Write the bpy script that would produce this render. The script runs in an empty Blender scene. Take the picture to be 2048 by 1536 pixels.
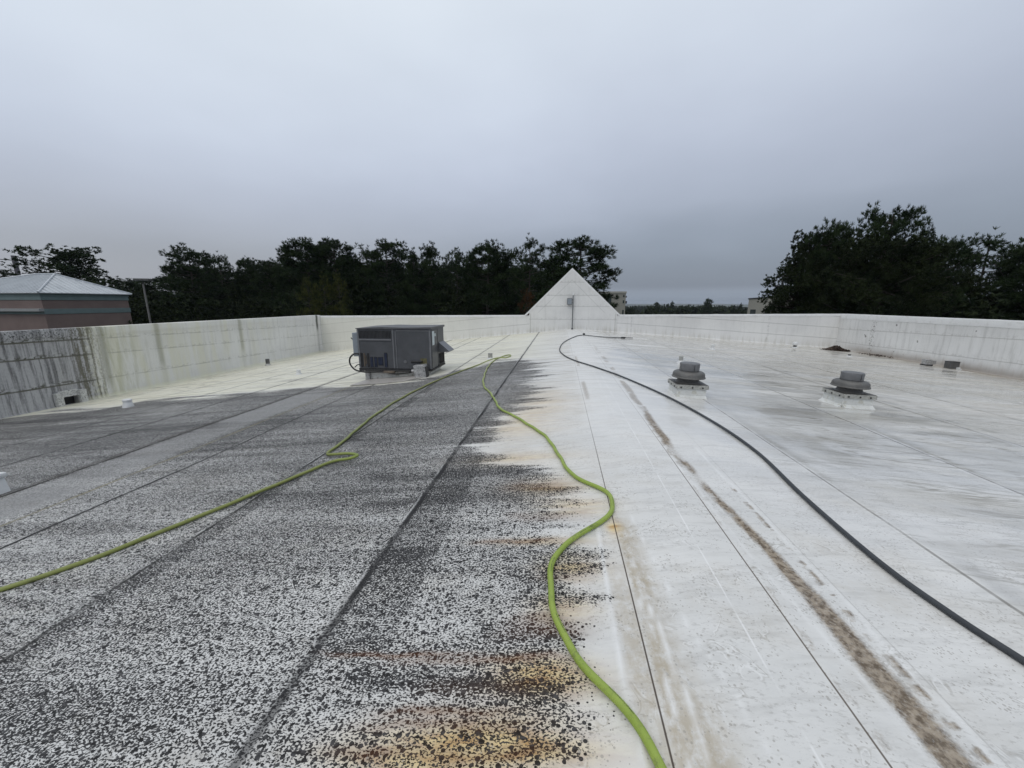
import bpy, bmesh, math, random
import numpy as np
from mathutils import Vector, Matrix
R = math.radians
sc = bpy.context.scene
col = sc.collection

# ------------------------------------------------------------------ camera
EYE = (0.0, 0.0, 8.6)
cam_d = bpy.data.cameras.new("camera")
cam_d.sensor_fit = 'HORIZONTAL'; cam_d.sensor_width = 36.0
cam_d.lens = 36.0 * 770.0 / 2048.0
cam_d.clip_start = 0.05; cam_d.clip_end = 30000
cam = bpy.data.objects.new("camera", cam_d)
cam.location = EYE
cam.rotation_euler = (R(90) - math.atan(163 / 770.0), 0, R(6.95))
col.objects.link(cam); sc.camera = cam
# ------------------------------------------------------------------ exposure
sc.view_settings.view_transform = 'Standard'; sc.view_settings.look = 'None'
sc.view_settings.gamma = 1.0; sc.view_settings.exposure = 0.08
sc.view_settings.use_curve_mapping = False
sc.cycles.max_bounces = 6; sc.cycles.diffuse_bounces = 3; sc.cycles.glossy_bounces = 3
sc.cycles.volume_bounces = 0; sc.cycles.transparent_max_bounces = 4
# ------------------------------------------------------------------ sun
SUN_EL, SUN_AZ = 52.0, 205.0          # azimuth from +Y, clockwise
sun_d = bpy.data.lights.new("sun", 'SUN'); sun_d.energy = 0.55; sun_d.angle = R(35)
sun_d.color = (1.0, 0.97, 0.93)
sun = bpy.data.objects.new("sun", sun_d)
dv = Vector((math.sin(R(SUN_AZ)) * math.cos(R(SUN_EL)), math.cos(R(SUN_AZ)) * math.cos(R(SUN_EL)), math.sin(R(SUN_EL))))
sun.rotation_euler = dv.to_track_quat('Z', 'Y').to_euler(); sun.location = (0, 0, 60)
col.objects.link(sun)


# ------------------------------------------------------------------ node helper
class NG:
    def __init__(s, nt):
        s.nt = nt; s.cache = {}

    def new(s, t, **kw):
        n = s.nt.nodes.new(t)
        for k, v in kw.items(): setattr(n, k, v)
        return n

    def put(s, sock, v):
        if isinstance(v, bpy.types.NodeSocket): s.nt.links.new(v, sock)
        elif v is not None:
            try: sock.default_value = v
            except Exception: sock.default_value = tuple(v) + (1.0,)

    def m(s, op, a, b=None, c=None, clamp=False):
        n = s.new('ShaderNodeMath', operation=op, use_clamp=clamp)
        s.put(n.inputs[0], a)
        if b is not None: s.put(n.inputs[1], b)
        if c is not None: s.put(n.inputs[2], c)
        return n.outputs[0]

    def add(s, a, b, clamp=False): return s.m('ADD', a, b, clamp=clamp)
    def sub(s, a, b, clamp=False): return s.m('SUBTRACT', a, b, clamp=clamp)
    def mul(s, a, b, clamp=False): return s.m('MULTIPLY', a, b, clamp=clamp)

    def ramp(s, v, lo, hi, smooth=True):      # 0 at lo, 1 at hi (lo may exceed hi)
        n = s.new('ShaderNodeMapRange', interpolation_type='SMOOTHSTEP' if smooth else 'LINEAR', clamp=True)
        a, b, t0, t1 = (lo, hi, 0.0, 1.0)
        if lo > hi: a, b, t0, t1 = hi, lo, 1.0, 0.0
        s.put(n.inputs['Value'], v); s.put(n.inputs['From Min'], a); s.put(n.inputs['From Max'], b)
        s.put(n.inputs['To Min'], t0); s.put(n.inputs['To Max'], t1)
        return n.outputs['Result']

    def mix(s, f, a, b):
        n = s.new('ShaderNodeMix', data_type='RGBA')
        s.put(n.inputs[0], f)
        for i, v in ((6, a), (7, b)):
            if isinstance(v, bpy.types.NodeSocket): s.nt.links.new(v, n.inputs[i])
            else: n.inputs[i].default_value = (v[0], v[1], v[2], 1.0)
        return n.outputs[2]

    def xyz(s, x, y, z):
        n = s.new('ShaderNodeCombineXYZ'); s.put(n.inputs[0], x); s.put(n.inputs[1], y); s.put(n.inputs[2], z)
        return n.outputs[0]

    def sep(s, v):
        n = s.new('ShaderNodeSeparateXYZ'); s.put(n.inputs[0], v); return n.outputs

    def noise(s, vec, scale=1.0, detail=2.0, rough=0.5, dist=0.0):
        n = s.new('ShaderNodeTexNoise'); s.put(n.inputs['Vector'], vec)
        n.inputs['Scale'].default_value = scale; n.inputs['Detail'].default_value = detail
        n.inputs['Roughness'].default_value = rough; n.inputs['Distortion'].default_value = dist
        return n.outputs['Fac']

    def line(s, d, w0, w1):                     # 1 where |d| < w0, 0 where |d| > w1
        return s.ramp(s.m('ABSOLUTE', d), w1, w0)

    def attr(s, name):
        n = s.new('ShaderNodeAttribute', attribute_name=name)
        q = s.new('ShaderNodeSeparateColor'); s.nt.links.new(n.outputs['Color'], q.inputs[0])
        return q.outputs

    def pos(s): return s.new('ShaderNodeNewGeometry').outputs['Position']


def material(name):
    m = bpy.data.materials.new(name); m.use_nodes = True
    nt = m.node_tree; nt.nodes.clear(); g = NG(nt)
    out = g.new('ShaderNodeOutputMaterial'); b = g.new('ShaderNodeBsdfPrincipled')
    nt.links.new(b.outputs[0], out.inputs[0])
    return m, g, b


def bump(g, b, h, strength=0.5, dist=0.01):
    n = g.new('ShaderNodeBump'); n.inputs['Strength'].default_value = strength; n.inputs['Distance'].default_value = dist
    g.put(n.inputs['Height'], h); g.nt.links.new(n.outputs[0], b.inputs['Normal'])


def simple(name, c, rough=0.6, metal=0.0, var=0.12, scale=6.0, dirt=None, dirt_amt=0.5, grain=0.0):
    m, g, b = material(name)
    p = g.new('ShaderNodeTexCoord').outputs['Object']
    n1 = g.noise(p, scale, 4, 0.6)
    f = g.ramp(n1, 0.3, 0.7)
    cc = g.mix(f, [k * (1 - var) for k in c], [min(1, k * (1 + var)) for k in c])
    if dirt is not None:
        n2 = g.noise(p, scale * 2.3, 5, 0.7)
        cc = g.mix(g.mul(g.ramp(n2, 0.5, 0.66), dirt_amt), cc, dirt)
    g.put(b.inputs['Base Color'], cc)
    g.put(b.inputs['Roughness'], g.add(rough - 0.08, g.mul(n1, 0.16)))
    b.inputs['Metallic'].default_value = metal
    if grain: bump(g, b, g.noise(p, scale * 8, 3, 0.6), grain, 0.004)
    return m


# ------------------------------------------------------------------ sky (overcast)
w = bpy.data.worlds.new("World"); sc.world = w; w.use_nodes = True
nt = w.node_tree; nt.nodes.clear(); g = NG(nt)
wo = g.new('ShaderNodeOutputWorld'); bg = g.new('ShaderNodeBackground'); bg.inputs[1].default_value = 0.1
nt.links.new(bg.outputs[0], wo.inputs[0])
sky = g.new('ShaderNodeTexSky', sky_type='NISHITA'); sky.sun_disc = False
sky.sun_elevation = R(SUN_EL); sky.sun_rotation = R(SUN_AZ)
sky.air_density = 1.0; sky.dust_density = 3.0
dirv = g.new('ShaderNodeTexCoord').outputs['Generated']
sx, sy, sz = g.sep(dirv)
cn = g.noise(g.xyz(g.mul(sx, 1.0), g.mul(sy, 1.0), g.mul(sz, 2.2)), 1.6, 4, 0.5)
cn2 = g.noise(g.xyz(g.mul(sx, 1.0), sy, g.mul(sz, 9.0)), 2.0, 3, 0.5)
# lateral position: brighter cloud towards the left, darker towards the right
side = g.add(g.mul(sx, 0.97), g.mul(sy, 0.12))
elev = g.add(sz, g.mul(g.sub(cn, 0.5), 0.10))
cr = g.new('ShaderNodeValToRGB'); cr.color_ramp.interpolation = 'B_SPLINE'
els = cr.color_ramp.elements
stops = [(0.0, (0.235, 0.275, 0.335)), (0.04, (0.235, 0.268, 0.33)), (0.10, (0.265, 0.305, 0.37)), (0.18, (0.41, 0.455, 0.545)), (0.32, (0.575, 0.63, 0.755)),
         (0.54, (0.80, 0.88, 0.97)), (0.75, (0.80, 0.84, 0.88)), (1.0, (0.74, 0.76, 0.78))]
while len(els) < len(stops): els.new(0.5)
for e, (p_, c_) in zip(els, stops): e.position = p_; e.color = c_ + (1,)
lf = g.ramp(side, 0.35, -0.75)                    # 1 far left
g.put(cr.inputs[0], g.add(elev, g.mul(g.mul(g.sub(lf, 0.32), 0.13), g.ramp(sz, 0.02, 0.2))))
cloud = g.mix(g.mul(g.mul(lf, 0.75), g.ramp(sz, 0.30, 0.02)), cr.outputs[0], (0.44, 0.455, 0.495))
vm = g.new('ShaderNodeVectorMath', operation='SCALE'); g.put(vm.inputs[0], cloud)
bright = g.add(0.93, g.mul(g.sub(cn, 0.5), 0.22))
bright = g.add(bright, g.mul(g.sub(cn2, 0.5), g.mul(0.12, g.ramp(sz, 0.3, 0.0))))
strip = g.line(g.sub(sz, 0.018), 0.004, 0.022)    # pale break in the cloud above the horizon
bright = g.add(bright, g.mul(strip, 0.22))
bright = g.sub(bright, g.mul(g.ramp(side, 0.15, 0.85), g.mul(g.ramp(sz, 0.05, 0.3), 0.10)))
bright = g.mul(bright, g.add(1.0, g.mul(g.ramp(sz, 0.6, 1.0), 0.20)))
g.put(vm.inputs[3], g.mul(bright, 10.0))
final = g.mix(0.9, sky.outputs[0], vm.outputs[0])
g.put(bg.inputs[0], final)


# ------------------------------------------------------------------ object helpers
def tag(o, label=None, cat=None, group=None, kind=None):
    if label: o['label'] = label
    if cat: o['category'] = cat
    if group: o['group'] = group
    if kind: o['kind'] = kind
    return o


def empty(name, loc, label, cat, group=None, rz=0.0):
    o = bpy.data.objects.new(name, None); o.location = loc; o.rotation_euler = (0, 0, rz)
    o.empty_display_size = 0.2
    col.objects.link(o); return tag(o, label, cat, group)


def link(name, me, mat, parent=None, smooth=False, loc=None):
    if mat is not None and len(me.materials) == 0:
        for k in (mat if isinstance(mat, (list, tuple)) else [mat]): me.materials.append(k)
    if smooth: me.polygons.foreach_set('use_smooth', [True] * len(me.polygons))
    o = bpy.data.objects.new(name, me); col.objects.link(o)
    if parent is not None: o.parent = parent
    if loc is not None: o.location = loc
    return o


class MB:
    """collects shapes in the thing's own coordinates and links them as one mesh"""
    def __init__(s): s.bm = bmesh.new()

    def box(s, x0, x1, y0, y1, z0, z1, bev=0.0, rot=None):
        r = bmesh.ops.create_cube(s.bm, size=1.0)
        c = Vector(((x0 + x1) / 2, (y0 + y1) / 2, (z0 + z1) / 2))
        M = Matrix.Translation(c) @ (rot if rot is not None else Matrix.Identity(4)) @ Matrix.Diagonal((x1 - x0, y1 - y0, z1 - z0, 1))
        bmesh.ops.transform(s.bm, matrix=M, verts=r['verts'])
        if bev > 0:
            es = list({e for v in r['verts'] for e in v.link_edges})
            bmesh.ops.bevel(s.bm, geom=es, offset=bev, segments=2, profile=0.6, affect='EDGES')
        return s

    def lathe(s, prof, cx=0, cy=0, seg=32, cap=True):
        rings = []
        for r, z in prof:
            rings.append([s.bm.verts.new((cx + r * math.cos(2 * math.pi * i / seg), cy + r * math.sin(2 * math.pi * i / seg), z)) for i in range(seg)])
        for a, b in zip(rings[:-1], rings[1:]):
            for i in range(seg):
                s.bm.faces.new((a[i], a[(i + 1) % seg], b[(i + 1) % seg], b[i]))
        if cap:
            s.bm.faces.new(rings[0][::-1]); s.bm.faces.new(rings[-1])
        return s

    def prism(s, pts, axis, a0, a1):
        """polygon pts (2-D) extruded along axis 'x','y' or 'z'"""
        def P(p, a):
            return {'x': (a, p[0], p[1]), 'y': (p[0], a, p[1]), 'z': (p[0], p[1], a)}[axis]
        A = [s.bm.verts.new(P(p, a0)) for p in pts]; B = [s.bm.verts.new(P(p, a1)) for p in pts]
        n = len(pts)
        s.bm.faces.new(A); s.bm.faces.new(B[::-1])
        for i in range(n): s.bm.faces.new((A[i], B[i], B[(i + 1) % n], A[(i + 1) % n]))
        bmesh.ops.recalc_face_normals(s.bm, faces=s.bm.faces[:])
        return s

    def tube(s, pts, rad, seg=12, uvname=None):
        pts = [Vector(p) for p in pts]; n = len(pts)
        rads = rad if isinstance(rad, (list, tuple)) else [rad] * n
        rings = []; up = Vector((0, 0, 1)); prev = None
        for i, p in enumerate(pts):
            t = (pts[min(i + 1, n - 1)] - pts[max(i - 1, 0)]).normalized()
            a = up.cross(t)
            if a.length < 1e-3: a = Vector((1, 0, 0))
            a.normalize()
            if prev is not None and a.dot(prev) < 0: a = -a
            prev = a
            b = t.cross(a).normalized()
            rings.append([s.bm.verts.new(p + (a * math.cos(2 * math.pi * k / seg) + b * math.sin(2 * math.pi * k / seg)) * rads[i]) for k in range(seg)])
        fs = []
        for i in range(n - 1):
            for k in range(seg):
                fs.append((s.bm.faces.new((rings[i][k], rings[i][(k + 1) % seg], rings[i + 1][(k + 1) % seg], rings[i + 1][k])), i, k))
        s.bm.faces.new(rings[0][::-1]); s.bm.faces.new(rings[-1])
        if uvname:
            L = [0.0]
            for i in range(1, n): L.append(L[-1] + (pts[i] - pts[i - 1]).length)
            uv = s.bm.loops.layers.uv.new(uvname)
            for f, i, k in fs:
                for lp, (di, dk) in zip(f.loops, ((0, 0), (0, 1), (1, 1), (1, 0))):
                    lp[uv].uv = (L[i + di], (k + dk) / seg)
        return s

    def build(s, name, mat, parent=None, smooth=False, loc=None):
        bmesh.ops.recalc_face_normals(s.bm, faces=s.bm.faces[:])
        me = bpy.data.meshes.new(name); s.bm.to_mesh(me); s.bm.free()
        o = link(name, me, mat, parent, False, loc)
        if smooth:
            me.polygons.foreach_set('use_smooth', [True] * len(me.polygons))
            try: me.set_sharp_from_angle(angle=R(35))
            except Exception: pass
        return o


# ------------------------------------------------------------------ roof geometry
ZR, XR, SL, SR = 7.05, 0.80, 0.100, 0.066
def roof_z(x):
    d = x - XR
    s = SL if d < 0 else SR
    return ZR + 0.012 - s * (math.sqrt(d * d + 0.16 ** 2) - 0.04)
XL, XRT, YF, YB = -15.2, 15.2, 23.3, -7.0      # left wall, right wall, far wall, edge behind the camera


def vnoise(x, y, seed=0):
    xi = np.floor(x).astype(np.int64); yi = np.floor(y).astype(np.int64)
    fx = x - xi; fy = y - yi
    fx = fx * fx * (3 - 2 * fx); fy = fy * fy * (3 - 2 * fy)
    def h(a, b):
        n = (a * 374761393 + b * 668265263 + seed * 974634777) & 0xffffffff
        n = ((n ^ (n >> 13)) * 1274126177) & 0xffffffff
        return ((n ^ (n >> 16)) & 0xffff) / 65535.0
    return (h(xi, yi) * (1 - fx) + h(xi + 1, yi) * fx) * (1 - fy) + (h(xi, yi + 1) * (1 - fx) + h(xi + 1, yi + 1) * fx) * fy


def fbm(x, y, seed=0, o=4, r=0.5):
    a, t, s = 0, 0, 1.0
    for i in range(o):
        a = a + s * vnoise(x * 2 ** i, y * 2 ** i, seed + i * 17); t += s; s *= r
    return a / t


def sstep(v, lo, hi):
    t = np.clip((v - lo) / (hi - lo), 0, 1); return t * t * (3 - 2 * t)


def gauss(x, y, cx, cy, sx_, sy_): return np.exp(-((x - cx) / sx_) ** 2 - ((y - cy) / sy_) ** 2)


def axis_pts(a, b, d0, k):
    out = [0.0]
    while out[-1] < b: out.append(out[-1] + max(d0, k * abs(out[-1])))
    pos_ = out[:]; out = [0.0]
    while out[-1] > a: out.append(out[-1] - max(d0, k * abs(out[-1])))
    p = np.array(sorted(set(out + pos_)))
    p[0] = a; p[-1] = b
    return p


gx = axis_pts(XL - 0.02, XRT + 0.02, 0.022, 0.0075)
gy = axis_pts(YB, YF + 0.02, 0.014, 0.0065)
GX, GY = np.meshgrid(gx, gy)
nx, ny = len(gx), len(gy)
d = GX - XR
GZ = ZR + 0.012 - np.where(d < 0, SL, SR) * (np.sqrt(d * d + 0.16 ** 2) - 0.04)
GZ += (fbm(GX * 0.5, GY * 0.5, 3) - 0.5) * 0.03 * np.clip(np.abs(GX) / 4, 0.3, 1)
GZ += (fbm(GX * 3.1, GY * 2.1, 5) - 0.5) * 0.006
# lap seams: a membrane edge stands a few millimetres proud, with a soft wave along it
SEAMS_L = [-1.19, -2.96, -4.75, -6.56, -8.40, -10.2, -12.0, -13.8]
SEAMS_R = [0.43, 1.17, 2.52, 4.38, 6.2, 8.0, 9.8, 11.6, 13.4]
for i, q in enumerate(SEAMS_L + SEAMS_R):
    dd = GX - q - (fbm(GY * 0.8, GY * 0 + i, 9) - 0.5) * 0.03
    GZ += 0.005 * np.exp(-(np.clip(dd, 0, None) / 0.08) ** 2) * (dd > 0)
# wrinkle ridges in the membrane near the ridge line
wr = np.interp(GY, [0.8, 1.2, 1.6, 2.0, 2.6], [0.36, 0.335, 0.31, 0.30, 0.31])
GZ += 0.010 * np.exp(-((GX - wr - (fbm(GY * 3, GY * 0, 21) - .5) * 0.05) / 0.012) ** 2) * (GY < 2.7)
wr2 = np.interp(GY, [0.8, 1.1, 1.5, 2.0, 2.6], [0.62, 0.56, 0.53, 0.50, 0.47])
GZ += 0.009 * np.exp(-((GX - wr2 - (fbm(GY * 3, GY * 0, 22) - .5) * 0.06) / 0.015) ** 2) * (GY < 2.4)

# --- stains, laid out where they lie on the roof
st_x = fbm(GX * 0.35, GY * 4.0, 31, 4, 0.6)           # streaks that run down the slope (along X)
st_f = fbm(GX * 0.9, GY * 16.0, 32, 4, 0.65)
ev = fbm(GX * 0.8, GY * 0.9, 33, 3)
edge_y = [0.5, 1.14, 1.56, 2.31, 2.82, 3.15, 3.59, 3.82, 4.21, 4.7, 5.38, 6.13, 7.66, 9.12, 11.0, 11.8, 12.6]
edge_x = [0.15, 0.18, 0.21, 0.32, 0.33, 0.22, 0.05, -0.33, -0.62, -0.42, -0.56, -0.15, -0.02, -0.08, -0.45, -0.8, -1.6]
Xb = np.interp(GY, edge_y, edge_x)
wild = np.clip(GY / 4.0, 0.35, 1.3)
Xb = Xb + (st_x - 0.5) * 1.0 * wild + (st_f - 0.5) * 0.75 * wild + (fbm(GX * 4, GY * 9, 34) - 0.5) * 0.25
inside_r = sstep(Xb - GX, -0.18, 0.42 * wild + 0.1)
fx_ = [-15.3, -14.3, -12.4, -11.7, -9.4, -7.6, -6.5, -5.6, -4.4, -3.3, -2.8, -1.9, -0.7, 0.2]
fy_ = [8.4, 9.0, 9.05, 9.8, 9.6, 9.5, 9.6, 9.3, 9.35, 9.8, 10.6, 12.0, 11.9, 11.4]
Yb = np.interp(GX, fx_, fy_) + (fbm(GX * 0.5, GY * 3, 41) - 0.5) * 1.4
inside_f = sstep(Yb - GY, -0.25, 0.55)
inside = inside_r * inside_f
lvl = 0.48 + 0.09 * sstep(GY, 1.6, 4.5) + 0.03 * sstep(-GX, 3.0, 8.0)
lvl = lvl + ((ev - 0.5) * 0.24 + (st_x - 0.5) * 0.20 + (st_f - 0.5) * 0.20) * np.interp(GY, [1.5, 4, 8], [1, .85, .8])
lvl = lvl - 0.06 * sstep(GX, -1.0, -0.4) * (1 - sstep(GY, 2.0, 3.5))
lvl = lvl + 0.12 * ((GX > -1.17) & (GX < -0.80)) * sstep(GY, 1.35, 1.6) * (1 - sstep(GY, 4.5, 6.5))
lvl = lvl + 0.12 * ((GX > -2.94) & (GX < -2.78)) * (fbm(GY, GX * 0, 77) > 0.45)
dlines = sstep(fbm(GX * 0.16 + 3, GY * 2.6, 51, 3), 0.60, 0.72) * sstep(-GX, 0.2, 3)
lvl = lvl + dlines * 0.10
for (yy, x0, x1, am) in ((1.34, -0.95, 0.1, .25), (2.24, -1.25, -0.9, .3), (1.62, -0.4, 0.25, .16), (2.02, -0.3, 0.2, .15), (1.5, -1.2, .2, .10), (3.55, -2.0, 0.1, .16), (3.02, -1.7, -.2, .15)):
    lvl = lvl + am * np.exp(-((GY - yy - (fbm(GX * 2, GX * 0, 61) - .5) * 0.12) / (0.03 + 0.02 * yy)) ** 2) * sstep(GX, x0 - .1, x0 + .15) * (1 - sstep(GX, x1 - .15, x1 + .1))
dark = np.clip(lvl, 0.25, 0.78) * inside
# smoother grey lane between two laps on the left
lane = sstep(GX, -6.5, -6.40) * (1 - sstep(GX, -5.75, -5.42)) * (1 - sstep(GY, 8.3, 9.5)) * sstep(GY, -1, 3)
lane = np.clip(lane * (0.35 + 1.6 * (fbm(GX * 0.6, GY * 1.2, 35) - 0.35)), 0, 0.8)
# ochre and rust at the fringe of the black growth
och = 0.75 * gauss(GX, GY, -0.20, 1.12, 0.36, 0.12) + 0.75 * gauss(GX, GY, -0.05, 1.40, 0.24, 0.10) + 0.45 * gauss(GX, GY, 0.05, 1.80, 0.18, 0.10)
och += 0.55 * gauss(GX, GY, 0.10, 2.12, 0.20, 0.12) + 0.5 * gauss(GX, GY, -0.10, 2.40, 0.35, 0.05) + 0.5 * gauss(GX, GY, 0.15, 2.85, 0.3, 0.12)
och += 0.7 * gauss(GX, GY, 0.42, 2.55, 0.05, 0.10) + 0.5 * gauss(GX, GY, -0.1, 3.2, 0.35, 0.2) + 0.35 * gauss(GX, GY, -0.5, 3.9, 0.6, 0.2)
och += 0.35 * gauss(GX, GY, -0.6, 1.03, 0.3, 0.12) + 0.3 * gauss(GX, GY, -0.3, 6.3, 0.5, 1.2) + 0.25 * gauss(GX, GY, -0.6, 5, 0.4, 0.6)
och = np.clip(1.25 * och * (0.25 + 1.6 * st_f), 0, 1)
rust = 0.0
for (yy, x0, x1, am, wd) in ((1.505, -1.15, -0.35, 1.0, .014), (1.47, -.8, .1, .8, .02), (1.34, -.6, .1, .35, .05), (1.24, -.75, -.1, .8, .02), (1.19, -.8, .0, .7, .02), (1.62, -.3, .2, .6, .05), (1.70, -.25, .2, .5, .04), (2.40, -.6, .05, .75, .025), (2.0, -.1, .25, .6, .03), (2.72, -.4, .3, .5, .06), (3.25, -.5, .2, .5, .1), (1.09, -.9, .1, .6, .02)):
    rust = rust + am * np.exp(-((GY - yy - (fbm(GX * 2.5, GX * 0 + yy, 71) - .5) * 0.14) / wd) ** 2) * sstep(GX, x0 - .1, x0 + .2) * (1 - sstep(GX, x1 - .2, x1 + .1))
rust = np.clip(rust * (0.35 + 1.3 * fbm(GX * 6, GY * 14, 73)), 0, 1)
# cream tinge on the far left, tan film on the far right
far_l = (1 - inside_f) * sstep(0.6 - GX, 0, 3.0)
cream = np.clip(far_l * (0.65 + 0.8 * (st_x - 0.3)), 0, 1)
cream = np.clip(cream + 0.5 * sstep(-GX, 13.6, 15.0), 0, 1)
tan = sstep(GX, 2.0, 8.0) * sstep(GY, 4, 12) * (0.40 + 1.1 * (st_x - 0.35)) + 0.9 * gauss(GX, GY, 15.2, 17.0, 0.5, 5.0)
tan += 1.0 * sstep(GX, 0.435, 0.445) * (1 - sstep(GX, 0.47, 0.60 + 0.05 * (3 - np.clip(GY, 0, 3)))) * (1 - sstep(GY, 2.5, 2.8)) * (0.4 + 1.1 * fbm(GX * 5, GY * 4, 81))
tan += 0.7 * sstep(GX, 0.30, 0.36) * (1 - sstep(GX, 0.425, 0.43)) * (1 - sstep(GY, 1.6, 2.6)) * (0.3 + 1.2 * fbm(GX * 6, GY * 5, 82))
tan += 0.5 * gauss(GX, GY, 0.6, 1.1, 0.10, 0.22) * (0.3 + 1.4 * fbm(GX * 9, GY * 9, 83))
tan += 0.16 * sstep(fbm(GX * 2, GY * 4, 84), 0.55, 0.75)
tan = np.clip(tan, 0, 1)
# mud trail that collected along the ridge sheet
cx_ = np.interp(GY, [0.5, 1.2, 1.7, 2.6, 3.3, 4.15, 5.5, 9, 23], [1.43, 1.42, 1.41, 1.365, 1.29, 1.25, 1.27, 1.3, 1.3])
wdt = np.interp(GY, [0.5, 1.2, 1.8, 2.4, 3, 4.2, 7, 12, 23], [0.072, 0.062, 0.056, 0.038, 0.036, 0.045, 0.07, 0.07, 0.05])
am = np.interp(GY, [0.5, 1.2, 2.2, 2.5, 3.0, 3.6, 4.6, 5.5, 8.0, 13, 18], [1, 1, 1, .95, .95, .9, 1, .7, .6, .4, 0])
cx_ = cx_ + (fbm(GY * 2.5, GY * 0, 91) - 0.5) * 0.05
pm = fbm(GX * 7, GY * 3.2, 92, 4, 0.6)
mud = am * np.exp(-((GX - cx_) / wdt) ** 4) * sstep(pm + 0.35 * am * (GY < 2.4), 0.30, 0.60) + 0.35 * am * np.exp(-np.abs((GX - cx_) / (wdt * 1.6)) ** 2) * (GY < 6)
mud += 0.9 * np.exp(-((GX - 1.535) / 0.02) ** 2) * (GY < 3.6) * sstep(fbm(GX * 30, GY * 22, 93), 0.42, 0.6)
mud += 0.40 * np.exp(-((GX - 1.20) / 0.025) ** 2) * (GY < 5) * sstep(fbm(GX * 22, GY * 12, 94), 0.50, 0.62)
mud += 0.35 * np.exp(-((GX - 0.45) / 0.02) ** 2) * sstep(GY, 2.4, 2.6) * (1 - sstep(GY, 3.0, 3.6))
mud += 0.55 * np.exp(-((GX - 0.50) / 0.05) ** 2) * sstep(GY, 5, 7) * (1 - sstep(GY, 10, 16)) * sstep(fbm(GX * 4, GY * 1.5, 95), 0.45, 0.6)
mud += 0.75 * sstep(GX, 14.6, 15.15) * sstep(GY, 9.5, 12) * (0.5 + fbm(GX * 1, GY * 2, 96))
mud = np.clip(mud, 0, 1)
# grey runs of dirty water on the right-hand slope
gr = sstep(GX, 1.7, 3.2) * sstep(fbm(GX * 0.22, GY * 2.2, 101, 4, 0.6), 0.46, 0.74) * 0.75
gr += 0.9 * gauss(GX, GY, 3.9, 6.9, 1.5, 0.8) * (0.4 + st_x) + 0.5 * gauss(GX, GY, 3.0, 4.9, .5, .7)
for q in (2.52, 4.38, 6.2, 8.0, 9.8, 11.6, 13.4):
    gr += 0.8 * np.exp(-((GX - q - 0.12 - (fbm(GY * .9, GY * 0 + q, 103) - .5) * .2) / 0.10) ** 2) * sstep(fbm(GX * 1.5, GY * 1.3, 104), 0.40, 0.62)
gr = np.clip(gr, 0, 1)
wet = np.clip(sstep(fbm(GX * 0.3, GY * 0.5, 111, 3), 0.35, 0.62) * sstep(GX, 0.6, 3.0), 0, 1)

me = bpy.data.meshes.new("roof_surface")
verts = np.stack([GX, GY, GZ], -1).reshape(-1, 3)
idx = np.arange(nx * ny).reshape(ny, nx)
faces = np.stack([idx[:-1, :-1], idx[:-1, 1:], idx[1:, 1:], idx[1:, :-1]], -1).reshape(-1, 4)
me.vertices.add(len(verts)); me.vertices.foreach_set('co', verts.astype(np.float32).ravel())
me.loops.add(faces.size); me.loops.foreach_set('vertex_index', faces.astype(np.int32).ravel())
me.polygons.add(len(faces)); me.polygons.foreach_set('loop_start', np.arange(0, faces.size, 4, dtype=np.int32))
me.polygons.foreach_set('loop_total', np.full(len(faces), 4, dtype=np.int32))
me.polygons.foreach_set('use_smooth', np.ones(len(faces), dtype=bool))
me.update()
pale = np.zeros_like(GX)
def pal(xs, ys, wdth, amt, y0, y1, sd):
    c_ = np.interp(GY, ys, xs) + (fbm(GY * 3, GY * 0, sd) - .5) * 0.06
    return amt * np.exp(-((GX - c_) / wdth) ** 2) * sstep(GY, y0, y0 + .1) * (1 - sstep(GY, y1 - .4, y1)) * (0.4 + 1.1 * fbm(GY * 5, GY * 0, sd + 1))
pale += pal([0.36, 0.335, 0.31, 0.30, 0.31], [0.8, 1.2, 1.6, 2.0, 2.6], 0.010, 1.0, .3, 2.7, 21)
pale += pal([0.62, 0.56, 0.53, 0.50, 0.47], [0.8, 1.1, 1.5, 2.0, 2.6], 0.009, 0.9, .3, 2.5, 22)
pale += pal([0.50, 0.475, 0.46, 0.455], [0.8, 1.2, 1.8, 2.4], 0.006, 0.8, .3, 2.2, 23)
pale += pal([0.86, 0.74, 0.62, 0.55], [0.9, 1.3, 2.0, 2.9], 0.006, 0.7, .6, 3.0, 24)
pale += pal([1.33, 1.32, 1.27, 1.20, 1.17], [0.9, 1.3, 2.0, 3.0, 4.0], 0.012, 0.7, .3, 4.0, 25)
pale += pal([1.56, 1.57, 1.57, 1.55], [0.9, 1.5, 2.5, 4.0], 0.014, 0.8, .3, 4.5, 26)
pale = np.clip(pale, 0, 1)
mud = mud * (1 - 0.7 * pale)
for nm, ch in (('stain_d', (pale, pale * 0, pale * 0)), ('stain_a', (dark, och, cream)), ('stain_b', (mud, gr, wet)), ('stain_c', (rust, tan, lane))):
    at = me.attributes.new(nm, 'FLOAT_COLOR', 'POINT')
    arr = np.ones((nx * ny, 4), dtype=np.float32)
    for i, c_ in enumerate(ch): arr[:, i] = np.broadcast_to(c_, GX.shape).ravel()
    at.data.foreach_set('color', arr.ravel())

m_roof, g, b = material("stained_white_membrane")
P = g.pos(); px, py, pz = g.sep(P)
A = g.attr('stain_a'); B = g.attr('stain_b'); C = g.attr('stain_c'); D = g.attr('stain_d')
big = g.noise(g.xyz(g.mul(px, 0.7), g.mul(py, 1.6), 0.0), 0.8, 4, 0.55)
white = g.mix(g.ramp(big, 0.3, 0.7), (0.645, 0.645, 0.63), (0.74, 0.735, 0.715))
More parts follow.
